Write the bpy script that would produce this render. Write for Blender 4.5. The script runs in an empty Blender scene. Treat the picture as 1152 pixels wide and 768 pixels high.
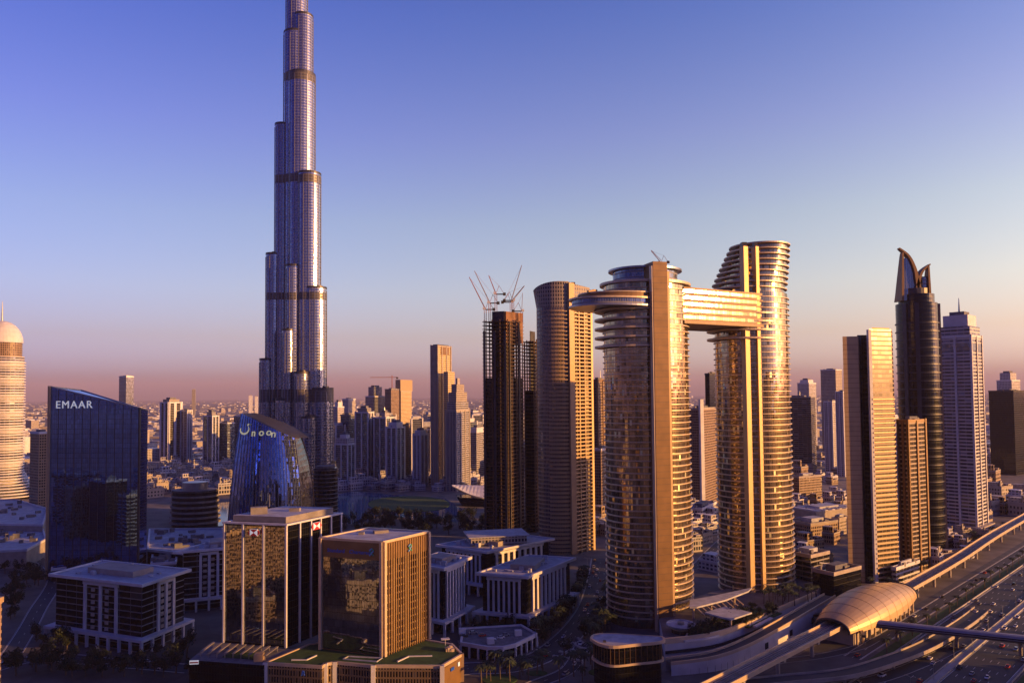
import bpy, math, random
from mathutils import Vector, Matrix
R = math.radians
rnd = random.Random(7)
S = bpy.context.scene
COL = S.collection

# ------------------------------------------------------------------ camera, sky, sun, exposure
CAMZ = 150.0
F = 832.0
PITCH = math.atan(0.040)
SHIFT = 59.0 - 0.040 * F      # rows the lens is shifted by
ROLL = 0.009
cam_d = bpy.data.cameras.new('camera')
cam_d.sensor_width = 36.0
cam_d.lens = 36.0 * F / 1152.0
cam_d.clip_start = 1.0
cam_d.clip_end = 120000.0
cam = bpy.data.objects.new('camera', cam_d)
COL.objects.link(cam)
cam.location = (0, 0, CAMZ)
cam.rotation_euler = (Matrix.Rotation(R(90) + PITCH, 3, 'X') @ Matrix.Rotation(-ROLL, 3, 'Z')).to_euler()
cam_d.shift_y = SHIFT / 1152.0
S.camera = cam

SUN_AZ = R(73)      # angle to the right of straight behind the camera
SUN_EL = R(8.0)
to_sun = Vector((math.sin(SUN_AZ) * math.cos(SUN_EL), -math.cos(SUN_AZ) * math.cos(SUN_EL), math.sin(SUN_EL)))

W = bpy.data.worlds.new('World')
S.world = W
W.use_nodes = True
wn, wl = W.node_tree.nodes, W.node_tree.links
wn.clear()
wout = wn.new('ShaderNodeOutputWorld')
bg = wn.new('ShaderNodeBackground')
sky = wn.new('ShaderNodeTexSky')
sky.sky_type = 'NISHITA'
sky.sun_disc = False
sky.sun_elevation = SUN_EL
sky.sun_rotation = math.atan2(to_sun.x, to_sun.y)
sky.altitude = 150
sky.air_density = 1.0
sky.dust_density = 2.2
sky.ozone_density = 4.0
tc = wn.new('ShaderNodeTexCoord')
sep = wn.new('ShaderNodeSeparateXYZ')
wl.new(tc.outputs['Generated'], sep.inputs[0])
ramp = wn.new('ShaderNodeValToRGB')
wl.new(sep.outputs['Z'], ramp.inputs[0])
SKY_STOPS = [(0.0, (2.958, 1.896, 2.72)), (0.034, (3.869, 2.465, 3.123)), (0.075, (4.123, 2.159, 2.006)), (0.135, (4.407, 2.378, 1.989)), (0.225, (4.066, 2.247, 1.924)), (0.33, (3.217, 1.767, 2.075)), (0.46, (1.823, 1.303, 2.079)), (0.62, (0.42, 0.62, 1.6)), (1.0, (0.24, 0.4, 1.25))]
el = ramp.color_ramp.elements
while len(el) < len(SKY_STOPS):
    el.new(0.5)
for e, (p, c) in zip(el, SKY_STOPS):
    e.position = p
    e.color = (*c, 1)
mul = wn.new('ShaderNodeMix')
mul.data_type = 'RGBA'
mul.blend_type = 'MULTIPLY'
mul.inputs[0].default_value = 1.0
wl.new(sky.outputs[0], mul.inputs[6])
wl.new(ramp.outputs[0], mul.inputs[7])
# the sky brightens towards the sun's side
side_r = wn.new('ShaderNodeMapRange')
side_r.inputs[1].default_value = -0.6
side_r.inputs[2].default_value = 0.6
wl.new(sep.outputs['X'], side_r.inputs[0])
side_c = wn.new('ShaderNodeMix')
side_c.data_type = 'RGBA'
side_c.inputs[6].default_value = (0.62, 0.66, 0.86, 1)
side_c.inputs[7].default_value = (1.36, 1.36, 1.08, 1)
wl.new(side_r.outputs[0], side_c.inputs[0])
mul2 = wn.new('ShaderNodeMix')
mul2.data_type = 'RGBA'
mul2.blend_type = 'MULTIPLY'
mul2.inputs[0].default_value = 1.0
wl.new(mul.outputs[2], mul2.inputs[6])
wl.new(side_c.outputs[2], mul2.inputs[7])
# and it is dimmer over the viewer's shoulder than over the city
back_r = wn.new('ShaderNodeMapRange')
back_r.inputs[1].default_value = -0.35
back_r.inputs[2].default_value = 0.25
back_c = wn.new('ShaderNodeMix')
back_c.data_type = 'RGBA'
back_c.inputs[6].default_value = (0.085, 0.16, 0.48, 1)
back_c.inputs[7].default_value = (1, 1, 1, 1)
wl.new(back_r.outputs[0], back_c.inputs[0])
wl.new(sep.outputs['Y'], back_r.inputs[0])
mul3 = wn.new('ShaderNodeMix')
mul3.data_type = 'RGBA'
mul3.blend_type = 'MULTIPLY'
mul3.inputs[0].default_value = 1.0
wl.new(mul2.outputs[2], mul3.inputs[6])
wl.new(back_c.outputs[2], mul3.inputs[7])
wl.new(mul3.outputs[2], bg.inputs[0])
bg.inputs[1].default_value = 0.10
wl.new(bg.outputs[0], wout.inputs[0])

sun_d = bpy.data.lights.new('sun', 'SUN')
sun_d.energy = 5.0
sun_d.angle = R(0.5)
sun_d.color = (1.0, 0.47, 0.115)
sun = bpy.data.objects.new('sun', sun_d)
COL.objects.link(sun)
sun.rotation_euler = to_sun.to_track_quat('Z', 'Y').to_euler()

S.view_settings.view_transform = 'Standard'
S.view_settings.look = 'None'
S.view_settings.gamma = 1.0
S.view_settings.use_curve_mapping = False
S.view_settings.exposure = 0.68
S.cycles.max_bounces = 6
S.cycles.diffuse_bounces = 2
S.cycles.glossy_bounces = 3
S.cycles.transmission_bounces = 2
S.cycles.volume_bounces = 0
S.cycles.use_denoising = True
S.cycles.sample_clamp_indirect = 4.0
S.cycles.caustics_reflective = False

# ------------------------------------------------------------------ picture -> world
CP, SP = math.cos(PITCH), math.sin(PITCH)
CR, SR = math.cos(ROLL), math.sin(ROLL)
LAST_U = [576.0]     # column used last, so heights read off the picture follow the tilt of its horizon
def ray(u, v):
    a, b = (u - 576) / F, (384 - v + SHIFT) / F
    a, b = a * CR + b * SR, -a * SR + b * CR
    y = CP - b * SP
    return a / y, (SP + b * CP) / y
def project(p):
    x, y, z = p[0], p[1], p[2] - CAMZ
    f = y * CP + z * SP
    a, b = x / f, (z * CP - y * SP) / f
    a, b = a * CR - b * SR, a * SR + b * CR
    return 576 + a * F, 384 + SHIFT - b * F
def zat(v, Y, u=None):
    return CAMZ + ray(LAST_U[0] if u is None else u, v)[1] * Y
def xat(u, v, Y):
    LAST_U[0] = u
    return ray(u, v)[0] * Y
def G(u, v, z=0.0):
    a, c = ray(u, v)
    Y = (z - CAMZ) / c
    return (a * Y, Y)
def depth(v, z=0.0, u=None):
    return (z - CAMZ) / ray(LAST_U[0] if u is None else u, v)[1]

# ------------------------------------------------------------------ materials
def mat(name):
    m = bpy.data.materials.new(name)
    m.use_nodes = True
    n, l = m.node_tree.nodes, m.node_tree.links
    b = n['Principled BSDF']
    return m, n, l, b
def math_node(n, l, op, a, b=None):
    k = n.new('ShaderNodeMath')
    k.operation = op
    for i, x in enumerate((a, b)):
        if x is None: continue
        if isinstance(x, (int, float)): k.inputs[i].default_value = x
        else: l.new(x, k.inputs[i])
    return k.outputs[0]
def mixc(n, l, fac, a, b, mode='MIX'):
    k = n.new('ShaderNodeMix')
    k.data_type = 'RGBA'
    k.blend_type = mode
    for i, x in ((0, fac), (6, a), (7, b)):
        if isinstance(x, (int, float)): k.inputs[i].default_value = x
        elif isinstance(x, tuple): k.inputs[i].default_value = (*x, 1)
        else: l.new(x, k.inputs[i])
    return k.outputs[2]
def plain(name, col, rough=0.6, metal=0.0, var=0.25, scale=0.15, bump=0.0, emit=0):
    m, n, l, b = mat(name)
    t = n.new('ShaderNodeTexCoord')
    z = n.new('ShaderNodeTexNoise')
    z.inputs['Scale'].default_value = scale
    z.inputs['Detail'].default_value = 5
    l.new(t.outputs['Object'], z.inputs['Vector'])
    d = tuple(c * (1 - var) for c in col)
    e = tuple(min(1, c * (1 + var)) for c in col)
    r = n.new('ShaderNodeMapRange')
    r.inputs[1].default_value = 0.3
    r.inputs[2].default_value = 0.7
    l.new(z.outputs['Fac'], r.inputs[0])
    l.new(mixc(n, l, r.outputs[0], d, e), b.inputs['Base Color'])
    b.inputs['Roughness'].default_value = rough
    b.inputs['Metallic'].default_value = metal
    if bump:
        k = n.new('ShaderNodeBump')
        k.inputs['Strength'].default_value = bump
        l.new(z.outputs['Fac'], k.inputs['Height'])
        l.new(k.outputs[0], b.inputs['Normal'])
    if emit:
        b.inputs['Emission Color'].default_value = (*col, 1)
        b.inputs['Emission Strength'].default_value = emit
    return m
def facade(name, wall, glass, fh=3.6, bw=3.0, mu=0.15, mv=0.25, refl=0.7, grough=0.06, tilt=0.03, wrough=0.6, wmetal=0.0, var=0.5, wave=0.0, odd=0.0):
    """storeys and bays: wall lines between panes; every pane sits at its own slight angle and tint"""
    m, n, l, b = mat(name)
    uv = n.new('ShaderNodeUVMap')
    s = n.new('ShaderNodeSeparateXYZ')
    l.new(uv.outputs[0], s.inputs[0])
    U = math_node(n, l, 'DIVIDE', s.outputs['X'], bw)
    V = math_node(n, l, 'DIVIDE', s.outputs['Y'], fh)
    fu = math_node(n, l, 'FRACT', U)
    fv = math_node(n, l, 'FRACT', V)
    win = math_node(n, l, 'MULTIPLY', math_node(n, l, 'GREATER_THAN', fu, mu), math_node(n, l, 'GREATER_THAN', fv, mv))
    c = n.new('ShaderNodeCombineXYZ')
    l.new(math_node(n, l, 'FLOOR', U), c.inputs[0])
    l.new(math_node(n, l, 'FLOOR', V), c.inputs[1])
    w = n.new('ShaderNodeTexWhiteNoise')
    w.noise_dimensions = '3D'
    l.new(c.outputs[0], w.inputs['Vector'])
    b.inputs['Metallic'].default_value = refl
    b.inputs['Roughness'].default_value = grough
    # here and there a pane is open, dark or has its blind down
    sc_ = n.new('ShaderNodeSeparateColor')
    l.new(w.outputs['Color'], sc_.inputs[0])
    pane = mixc(n, l, w.outputs['Value'], glass, tuple(x * (1 - var) for x in glass))
    pane = mixc(n, l, math_node(n, l, 'GREATER_THAN', sc_.outputs[1], 1.0 - odd), pane, tuple(x * 0.25 for x in glass))
    pane = mixc(n, l, math_node(n, l, 'LESS_THAN', sc_.outputs[1], odd * 0.6), pane, tuple(min(0.6, x * 1.4 + 0.04) for x in glass))
    l.new(pane, b.inputs['Base Color'])
    blind = math_node(n, l, 'LESS_THAN', sc_.outputs[1], odd * 0.6)
    l.new(math_node(n, l, 'ADD', math_node(n, l, 'MULTIPLY', blind, 0.35), grough), b.inputs['Roughness'])
    geo = n.new('ShaderNodeNewGeometry')
    v1 = n.new('ShaderNodeVectorMath'); v1.operation = 'SUBTRACT'
    l.new(w.outputs['Color'], v1.inputs[0]); v1.inputs[1].default_value = (0.5, 0.5, 0.5)
    v2 = n.new('ShaderNodeVectorMath'); v2.operation = 'SCALE'
    l.new(v1.outputs[0], v2.inputs[0]); v2.inputs['Scale'].default_value = tilt
    v3 = n.new('ShaderNodeVectorMath'); v3.operation = 'ADD'
    l.new(geo.outputs['Normal'], v3.inputs[0]); l.new(v2.outputs[0], v3.inputs[1])
    last = v3.outputs[0]
    if wave:
        t = n.new('ShaderNodeTexCoord')
        z = n.new('ShaderNodeTexNoise')
        z.inputs['Scale'].default_value = 0.07
        z.inputs['Detail'].default_value = 3
        l.new(t.outputs['Object'], z.inputs['Vector'])
        w1 = n.new('ShaderNodeVectorMath'); w1.operation = 'SUBTRACT'
        l.new(z.outputs['Color'], w1.inputs[0]); w1.inputs[1].default_value = (0.5, 0.5, 0.5)
        w2 = n.new('ShaderNodeVectorMath'); w2.operation = 'SCALE'
        l.new(w1.outputs[0], w2.inputs[0]); w2.inputs['Scale'].default_value = wave
        w3 = n.new('ShaderNodeVectorMath'); w3.operation = 'ADD'
        l.new(last, w3.inputs[0]); l.new(w2.outputs[0], w3.inputs[1])
        last = w3.outputs[0]
    v4 = n.new('ShaderNodeVectorMath'); v4.operation = 'NORMALIZE'
    l.new(last, v4.inputs[0])
    l.new(v4.outputs[0], b.inputs['Normal'])
    b2 = n.new('ShaderNodeBsdfPrincipled')
    t = n.new('ShaderNodeTexCoord')
    z = n.new('ShaderNodeTexNoise')
    z.inputs['Scale'].default_value = 0.08
    z.inputs['Detail'].default_value = 4
    l.new(t.outputs['Object'], z.inputs['Vector'])
    l.new(mixc(n, l, z.outputs['Fac'], tuple(x * 0.8 for x in wall), tuple(min(1, x * 1.15) for x in wall)), b2.inputs['Base Color'])
    b2.inputs['Roughness'].default_value = wrough
    b2.inputs['Metallic'].default_value = wmetal
    mx = n.new('ShaderNodeMixShader')
    l.new(win, mx.inputs[0])
    l.new(b2.outputs[0], mx.inputs[1])
    l.new(b.outputs[0], mx.inputs[2])
    l.new(mx.outputs[0], n['Material Output'].inputs[0])
    return m

M = {}
M['white'] = plain('white_render', (0.62, 0.61, 0.62), 0.55, var=0.12)
M['cream'] = plain('cream_metal_band', (0.62, 0.49, 0.33), 0.40, 0.2, var=0.1)
M['stone'] = plain('sand_stone', (0.38, 0.33, 0.28), 0.8, var=0.2)
M['concrete'] = plain('raw_concrete', (0.24, 0.22, 0.20), 0.85, var=0.25)
M['sunlit_orange'] = plain('sunlit_formwork', (0.22, 0.11, 0.055), 0.8, var=0.35)  # orange of the evening sun put into the formwork colour
M['site_concrete'] = plain('site_concrete', (0.12, 0.078, 0.05), 0.85, var=0.3)  # warmed and lightened for the sunlit upper floors
M['dark_concrete'] = plain('dark_concrete', (0.055, 0.05, 0.048), 0.85, var=0.3)
M['roof'] = plain('roof_gravel', (0.16, 0.16, 0.17), 0.9, var=0.3, scale=0.3)
M['roof_pale'] = plain('pale_roof', (0.42, 0.43, 0.46), 0.8, var=0.25, scale=0.2)
M['steel'] = plain('grey_steel', (0.32, 0.33, 0.35), 0.35, 0.8, var=0.1)
M['dark_steel'] = plain('dark_steel', (0.06, 0.06, 0.07), 0.45, 0.5, var=0.2)
M['bronze'] = plain('bronze_panel', (0.22, 0.125, 0.05), 0.5, 0.2, var=0.15)
M['gold'] = plain('gold_panel', (0.48, 0.34, 0.19), 0.5, 0.25, var=0.08)
M['black_glass'] = plain('black_glass', (0.03, 0.035, 0.045), 0.05, 0.0, var=0.3)
M['crane'] = plain('crane_red_white', (0.45, 0.18, 0.12), 0.5, 0.1, var=0.1)
M['crane_white'] = plain('crane_pale', (0.45, 0.40, 0.40), 0.5, 0.1, var=0.1)
M['spire_rib'] = plain('spire_rib_steel', (0.26, 0.26, 0.30), 0.45, 0.5, var=0.1)
M['tube_cladding'] = plain('tube_cladding', (0.30, 0.32, 0.38), 0.45, 0.1, var=0.08)
M['dark_paving'] = plain('dark_paving', (0.07, 0.072, 0.08), 0.8, var=0.3, scale=0.1)
M['red'] = plain('sign_red', (0.65, 0.02, 0.03), 0.4, var=0.02)
M['sign_white'] = plain('sign_white', (0.85, 0.85, 0.85), 0.4, var=0.02, emit=0.22)  # faint glow added so white signs read in the shade
M['sign_blue'] = plain('sign_blue', (0.02, 0.10, 0.55), 0.35, var=0.02)
M['sign_pale_blue'] = plain('sign_pale_blue', (0.15, 0.35, 0.65), 0.35, var=0.02)
M['sign_green'] = plain('sign_green', (0.05, 0.40, 0.22), 0.35, var=0.02)
M['sign_yellow'] = plain('sign_yellow', (0.80, 0.74, 0.45), 0.4, var=0.02, emit=0.22)  # faint glow added, these letters sit on an unlit face
M['asphalt'] = plain('asphalt', (0.042, 0.046, 0.056), 0.75, var=0.25, scale=0.08)
M['paving'] = plain('paving', (0.14, 0.135, 0.13), 0.8, var=0.3, scale=0.12)
M['kerb'] = plain('kerb_concrete', (0.35, 0.34, 0.33), 0.8, var=0.15)
M['paint'] = plain('road_paint', (0.70, 0.70, 0.68), 0.6, var=0.1)
M['lawn'] = plain('lawn_grass', (0.035, 0.085, 0.018), 0.9, var=0.35, scale=0.25)
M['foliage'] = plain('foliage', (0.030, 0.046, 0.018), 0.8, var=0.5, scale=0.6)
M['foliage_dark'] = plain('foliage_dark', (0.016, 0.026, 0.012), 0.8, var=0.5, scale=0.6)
M['bark'] = plain('bark', (0.12, 0.085, 0.06), 0.9, var=0.3, scale=1.0)
M['shell'] = plain('shell_gold', (0.52, 0.37, 0.20), 0.48, 0.35, var=0.08)
M['track'] = plain('track_bed', (0.22, 0.20, 0.19), 0.85, var=0.2)
M['car_white'] = plain('car_paint_white', (0.75, 0.75, 0.75), 0.25, var=0.02)
M['car_silver'] = plain('car_paint_silver', (0.40, 0.41, 0.43), 0.3, 0.6, var=0.02)
M['car_black'] = plain('car_paint_black', (0.02, 0.02, 0.025), 0.2, var=0.02)
M['car_red'] = plain('car_paint_red', (0.40, 0.04, 0.03), 0.25, var=0.02)
M['tyre'] = plain('tyre_rubber', (0.02, 0.02, 0.02), 0.8, var=0.1)

F_ = {}
F_['spire'] = facade('spire_steel_glass', (0.39, 0.41, 0.48), (0.29, 0.34, 0.47), 3.6, 1.5, 0.18, 0.20, 0.85, 0.14, 0.05, 0.4, 0.6, 0.4)
F_['spire_band'] = facade('spire_mechanical_band', (0.12, 0.11, 0.11), (0.10, 0.10, 0.11), 3.6, 1.5, 0.35, 0.4, 0.5, 0.3, 0.03)
F_['bronze_glass'] = facade('bronze_curtain_wall', (0.20, 0.14, 0.08), (0.50, 0.39, 0.24), 3.9, 1.6, 0.08, 0.06, 0.9, 0.05, 0.035, 0.4, 0.4, 0.55, 0.03, odd=0.035)
F_['blue_glass'] = facade('blue_curtain_wall', (0.03, 0.05, 0.10), (0.11, 0.25, 0.80), 4.0, 1.8, 0.06, 0.05, 0.97, 0.02, 0.006, 0.3, 0.6, 0.3, 0.010)
F_['sail_glass'] = facade('sail_curtain_wall', (0.06, 0.08, 0.14), (0.16, 0.24, 0.55), 4.0, 1.7, 0.10, 0.03, 0.97, 0.02, 0.035, 0.3, 0.6, 0.45, 0.05)
F_['dark_glass'] = facade('dark_curtain_wall', (0.05, 0.05, 0.06), (0.20, 0.21, 0.24), 3.8, 1.6, 0.07, 0.06, 0.9, 0.03, 0.02, 0.3, 0.5, 0.5, 0.03)
F_['mirror_glass'] = facade('mirror_curtain_wall', (0.03, 0.034, 0.04), (0.29, 0.31, 0.34), 3.8, 1.5, 0.05, 0.05, 0.95, 0.03, 0.010, 0.3, 0.5, 0.4, 0.035)
F_['near_black'] = facade('near_black_glass', (0.014, 0.014, 0.016), (0.014, 0.016, 0.024), 3.8, 1.6, 0.07, 0.08, 0.6, 0.08, 0.02, 0.4, 0.3, 0.5)
F_['gold_grid'] = facade('gold_fin_grid', (0.32, 0.225, 0.12), (0.10, 0.08, 0.06), 3.7, 1.5, 0.42, 0.24, 0.7, 0.1, 0.03, 0.45, 0.5, odd=0.12)
F_['gold_lines'] = facade('gold_slatted_glass', (0.40, 0.31, 0.21), (0.10, 0.08, 0.06), 3.7, 4.0, 0.03, 0.32, 0.6, 0.22, 0.01, 0.6, 0.0)
F_['bridge_glass'] = facade('bridge_curtain_wall', (0.30, 0.22, 0.13), (0.20, 0.15, 0.09), 4.4, 2.2, 0.10, 0.30, 0.75, 0.10, 0.012, 0.65, 0.0)
F_['white_grid'] = facade('white_window_grid', (0.52, 0.49, 0.50), (0.10, 0.11, 0.16), 3.5, 3.2, 0.38, 0.42, 0.6, 0.1, 0.03, odd=0.12)
F_['white_lines'] = facade('white_balcony_lines', (0.58, 0.54, 0.52), (0.12, 0.12, 0.17), 3.6, 6.0, 0.04, 0.42, 0.6, 0.1, 0.03, odd=0.12)
F_['pale_grid'] = facade('pale_apartment_grid', (0.42, 0.39, 0.38), (0.07, 0.09, 0.14), 3.4, 2.6, 0.30, 0.34, 0.6, 0.1, 0.04, odd=0.12)
F_['teal_grid'] = facade('teal_glass_grid', (0.26, 0.27, 0.29), (0.07, 0.12, 0.18), 3.4, 2.2, 0.14, 0.20, 0.7, 0.08, 0.04, odd=0.12)
F_['sand_grid'] = facade('sand_window_grid', (0.40, 0.34, 0.28), (0.06, 0.06, 0.07), 3.4, 2.8, 0.50, 0.50, 0.5, 0.15, 0.03, odd=0.12)
F_['brown_grid'] = facade('brown_window_grid', (0.32, 0.22, 0.14), (0.06, 0.05, 0.05), 3.4, 2.6, 0.35, 0.40, 0.5, 0.15, 0.03, odd=0.12)
F_['dark_lines'] = facade('dark_slatted_floors', (0.22, 0.20, 0.18), (0.045, 0.045, 0.05), 3.8, 8.0, 0.03, 0.30, 0.6, 0.1, 0.03, odd=0.12)
F_['grey_glass'] = facade('grey_blue_glass', (0.24, 0.24, 0.27), (0.22, 0.25, 0.34), 3.7, 1.6, 0.14, 0.22, 0.75, 0.1, 0.03)
F_['crown_grid'] = facade('crown_screen_grid', (0.34, 0.28, 0.22), (0.06, 0.06, 0.07), 3.7, 2.4, 0.45, 0.35, 0.5, 0.15, 0.02)
F_['gold_lit'] = facade('gold_lit_facade', (0.66, 0.50, 0.26), (0.40, 0.28, 0.12), 3.5, 2.8, 0.40, 0.45, 0.7, 0.2, 0.03, 0.5, 0.1)  # sunlit gold put into the wall colour, brighter than the sand grid
F_['curved_grid'] = facade('curved_tower_grid', (0.36, 0.26, 0.16), (0.13, 0.13, 0.14), 3.8, 1.6, 0.28, 0.34, 0.7, 0.08, 0.03, 0.5, 0.1)
F_['black_lines'] = facade('black_banded_glass', (0.24, 0.24, 0.26), (0.014, 0.015, 0.02), 3.8, 9.0, 0.02, 0.14, 0.6, 0.08, 0.02, 0.6, 0.0, odd=0.12)
M['gold_fin'] = plain('polished_gold_fin', (0.50, 0.35, 0.17), 0.5, 0.3, var=0.06)
M['bridge_band'] = plain('bridge_band', (0.46, 0.34, 0.20), 0.7, 0.0, var=0.08)
M.update(F_)

# ------------------------------------------------------------------ mesh helpers
def ellipse(cx, cy, a, b, rot=0.0, n=64):
    c, s = math.cos(rot), math.sin(rot)
    out = []
    for i in range(n):
        t = 2 * math.pi * i / n
        x, y = a * math.cos(t), b * math.sin(t)
        out.append((cx + c * x - s * y, cy + s * x + c * y))
    return out
def rect(cx, cy, sx, sy, rot=0.0):
    c, s = math.cos(rot), math.sin(rot)
    return [(cx + c * x - s * y, cy + s * x + c * y) for x, y in ((-sx / 2, -sy / 2), (sx / 2, -sy / 2), (sx / 2, sy / 2), (-sx / 2, sy / 2))]
def ccw(p):
    a = sum(p[i][0] * p[(i + 1) % len(p)][1] - p[(i + 1) % len(p)][0] * p[i][1] for i in range(len(p)))
    return list(p) if a > 0 else list(reversed(p))
def centroid(p):
    return (sum(q[0] for q in p) / len(p), sum(q[1] for q in p) / len(p))
def inset(p, d):
    """move every edge of a convex polygon inwards by d (negative: outwards)"""
    p = ccw(p)
    n = len(p)
    out = []
    for i in range(n):
        a, b, c = Vector(p[i - 1]), Vector(p[i]), Vector(p[(i + 1) % n])
        e1, e2 = (b - a).normalized(), (c - b).normalized()
        n1, n2 = Vector((-e1.y, e1.x)), Vector((-e2.y, e2.x))
        k = n1 + n2
        q = b + k * (d / max(0.3, k.dot(n1)))
        out.append((q.x, q.y))
    return out

class MB:
    def __init__(self):
        self.v, self.f, self.uv, self.m = [], [], [], []
    def face(self, pts, uvs=None, mi=0):
        i = len(self.v)
        self.v += [tuple(p) for p in pts]
        self.f.append(list(range(i, i + len(pts))))
        self.uv.append(uvs if uvs else [(p[0], p[1]) for p in pts])
        self.m.append(mi)
        return self
    def prism(self, poly, z0, z1, top=1, bottom=True, mi=0, cap_mi=None):
        """z1 may be a list with one height per corner"""
        src = list(poly)
        a = sum(src[i][0] * src[(i + 1) % len(src)][1] - src[(i + 1) % len(src)][0] * src[i][1] for i in range(len(src)))
        zt = list(z1) if isinstance(z1, (list, tuple)) else [z1] * len(src)
        if a < 0:
            src.reverse(); zt.reverse()
        n = len(src)
        u = 0.0
        for i in range(n):
            j = (i + 1) % n
            p, q = src[i], src[j]
            d = math.hypot(q[0] - p[0], q[1] - p[1])
            self.face([(p[0], p[1], z0), (q[0], q[1], z0), (q[0], q[1], zt[j]), (p[0], p[1], zt[i])],
                      [(u, z0), (u + d, z0), (u + d, zt[j]), (u, zt[i])], mi)
            u += d
        cm = mi if cap_mi is None else cap_mi
        if top:
            self.face([(p[0], p[1], z) for p, z in zip(src, zt)], None, cm)
        if bottom:
            self.face([(p[0], p[1], z0) for p in reversed(src)], None, cm)
        return self
    def loft(self, pa, za, pb, zb, mi=0, caps=True):
        n = len(pa)
        zA = za if isinstance(za, (list, tuple)) else [za] * n
        zB = zb if isinstance(zb, (list, tuple)) else [zb] * n
        u = 0.0
        for i in range(n):
            j = (i + 1) % n
            d = math.hypot(pa[j][0] - pa[i][0], pa[j][1] - pa[i][1])
            self.face([(*pa[i], zA[i]), (*pa[j], zA[j]), (*pb[j], zB[j]), (*pb[i], zB[i])],
                      [(u, zA[i]), (u + d, zA[j]), (u + d, zB[j]), (u, zB[i])], mi)
            u += d
        if caps:
            self.face([(*p, z) for p, z in zip(pb, zB)], None, mi)
            self.face([(*p, z) for p, z in reversed(list(zip(pa, zA)))], None, mi)
        return self
    def ring(self, outer, inner, z0, z1, mi=0):
        n = len(outer)
        u = 0.0
        for i in range(n):
            j = (i + 1) % n
            o0, o1, i0, i1 = outer[i], outer[j], inner[i], inner[j]
            d = math.hypot(o1[0] - o0[0], o1[1] - o0[1])
            self.face([(*o0, z0), (*o1, z0), (*o1, z1), (*o0, z1)], [(u, z0), (u + d, z0), (u + d, z1), (u, z1)], mi)
            self.face([(*i1, z0), (*i0, z0), (*i0, z1), (*i1, z1)], [(u + d, z0), (u, z0), (u, z1), (u + d, z1)], mi)
            self.face([(*o0, z1), (*o1, z1), (*i1, z1), (*i0, z1)], None, mi)
            self.face([(*o1, z0), (*o0, z0), (*i0, z0), (*i1, z0)], None, mi)
            u += d
        return self
    def box(self, cx, cy, z0, sx, sy, z1, rot=0.0, mi=0):
        return self.prism(rect(cx, cy, sx, sy, rot), z0, z1, mi=mi)
    def bar(self, p, q, r, n=6, mi=0, r2=None):
        p, q = Vector(p), Vector(q)
        d = (q - p)
        L = d.length
        d.normalize()
        s = d.orthogonal().normalized()
        t = d.cross(s)
        r2 = r if r2 is None else r2
        A = [p + (s * math.cos(2 * math.pi * i / n) + t * math.sin(2 * math.pi * i / n)) * r for i in range(n)]
        B = [q + (s * math.cos(2 * math.pi * i / n) + t * math.sin(2 * math.pi * i / n)) * r2 for i in range(n)]
        for i in range(n):
            j = (i + 1) % n
            self.face([A[i], A[j], B[j], B[i]], [(i * r, 0), (i * r + r, 0), (i * r + r, L), (i * r, L)], mi)
        self.face(list(reversed(A)), None, mi)
        self.face(B, None, mi)
        return self
    def build(self, name, mats, parent=None, smooth=False, loc=None):
        base = Vector((0, 0, 0))
        p = parent
        while p is not None:
            base += p.location
            p = p.parent
        if parent is None:
            base = Vector(loc) if loc is not None else base
        me = bpy.data.meshes.new(name)
        me.from_pydata([tuple(Vector(v) - base) for v in self.v], [], self.f)
        lay = me.uv_layers.new(name='UVMap')
        k = 0
        for uvs in self.uv:
            for w in uvs:
                lay.data[k].uv = w
                k += 1
        mats = mats if isinstance(mats, (list, tuple)) else [mats]
        for x in mats:
            me.materials.append(M[x] if isinstance(x, str) else x)
        me.polygons.foreach_set('material_index', self.m)
        if smooth:
            me.polygons.foreach_set('use_smooth', [True] * len(self.f))
        o = bpy.data.objects.new(name, me)
        COL.objects.link(o)
        if parent is not None:
            o.parent = parent
        elif loc is not None:
            o.location = loc
        return o
def tag(o, label, cat, group=None, kind=None):
    if label: o['label'] = label
    if cat: o['category'] = cat
    if group: o['group'] = group
    if kind: o['kind'] = kind
    return o
def thing(name, label, cat, loc, group=None):
    o = bpy.data.objects.new(name, None)
    COL.objects.link(o)
    o.location = loc
    return tag(o, label, cat, group)
def struct(o):
    o['kind'] = 'structure'
    return o
def copy_part(o, parent, loc=None):
    c = o.copy()
    COL.objects.link(c)
    c.parent = parent
    if loc is not None: c.location = loc
    return c
def copy_tree(root, loc, rz=0.0, sc=None):
    c = root.copy()
    COL.objects.link(c)
    c.location = loc
    c.rotation_euler = (0, 0, rz)
    if sc: c.scale = sc if isinstance(sc, tuple) else (sc, sc, sc)
    for ch in list(root.children):
        d = ch.copy()
        COL.objects.link(d)
        d.parent = c
    return c
def stack_copies(first, parent, dzs):
    for dz in dzs:
        copy_part(first, parent, (first.location.x, first.location.y, first.location.z + dz))
FOOT = []      # footprints nothing may be planted in
def claim(poly, pad=2.0):
    FOOT.append(inset(poly, -pad))
def inside(x, y, poly):
    r = False
    n = len(poly)
    for i in range(n):
        x1, y1 = poly[i]; x2, y2 = poly[(i + 1) % n]
        if (y1 > y) != (y2 > y) and x < (x2 - x1) * (y - y1) / (y2 - y1) + x1:
            r = not r
    return r
def free(x, y):
    return not any(inside(x, y, p) for p in FOOT)
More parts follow.
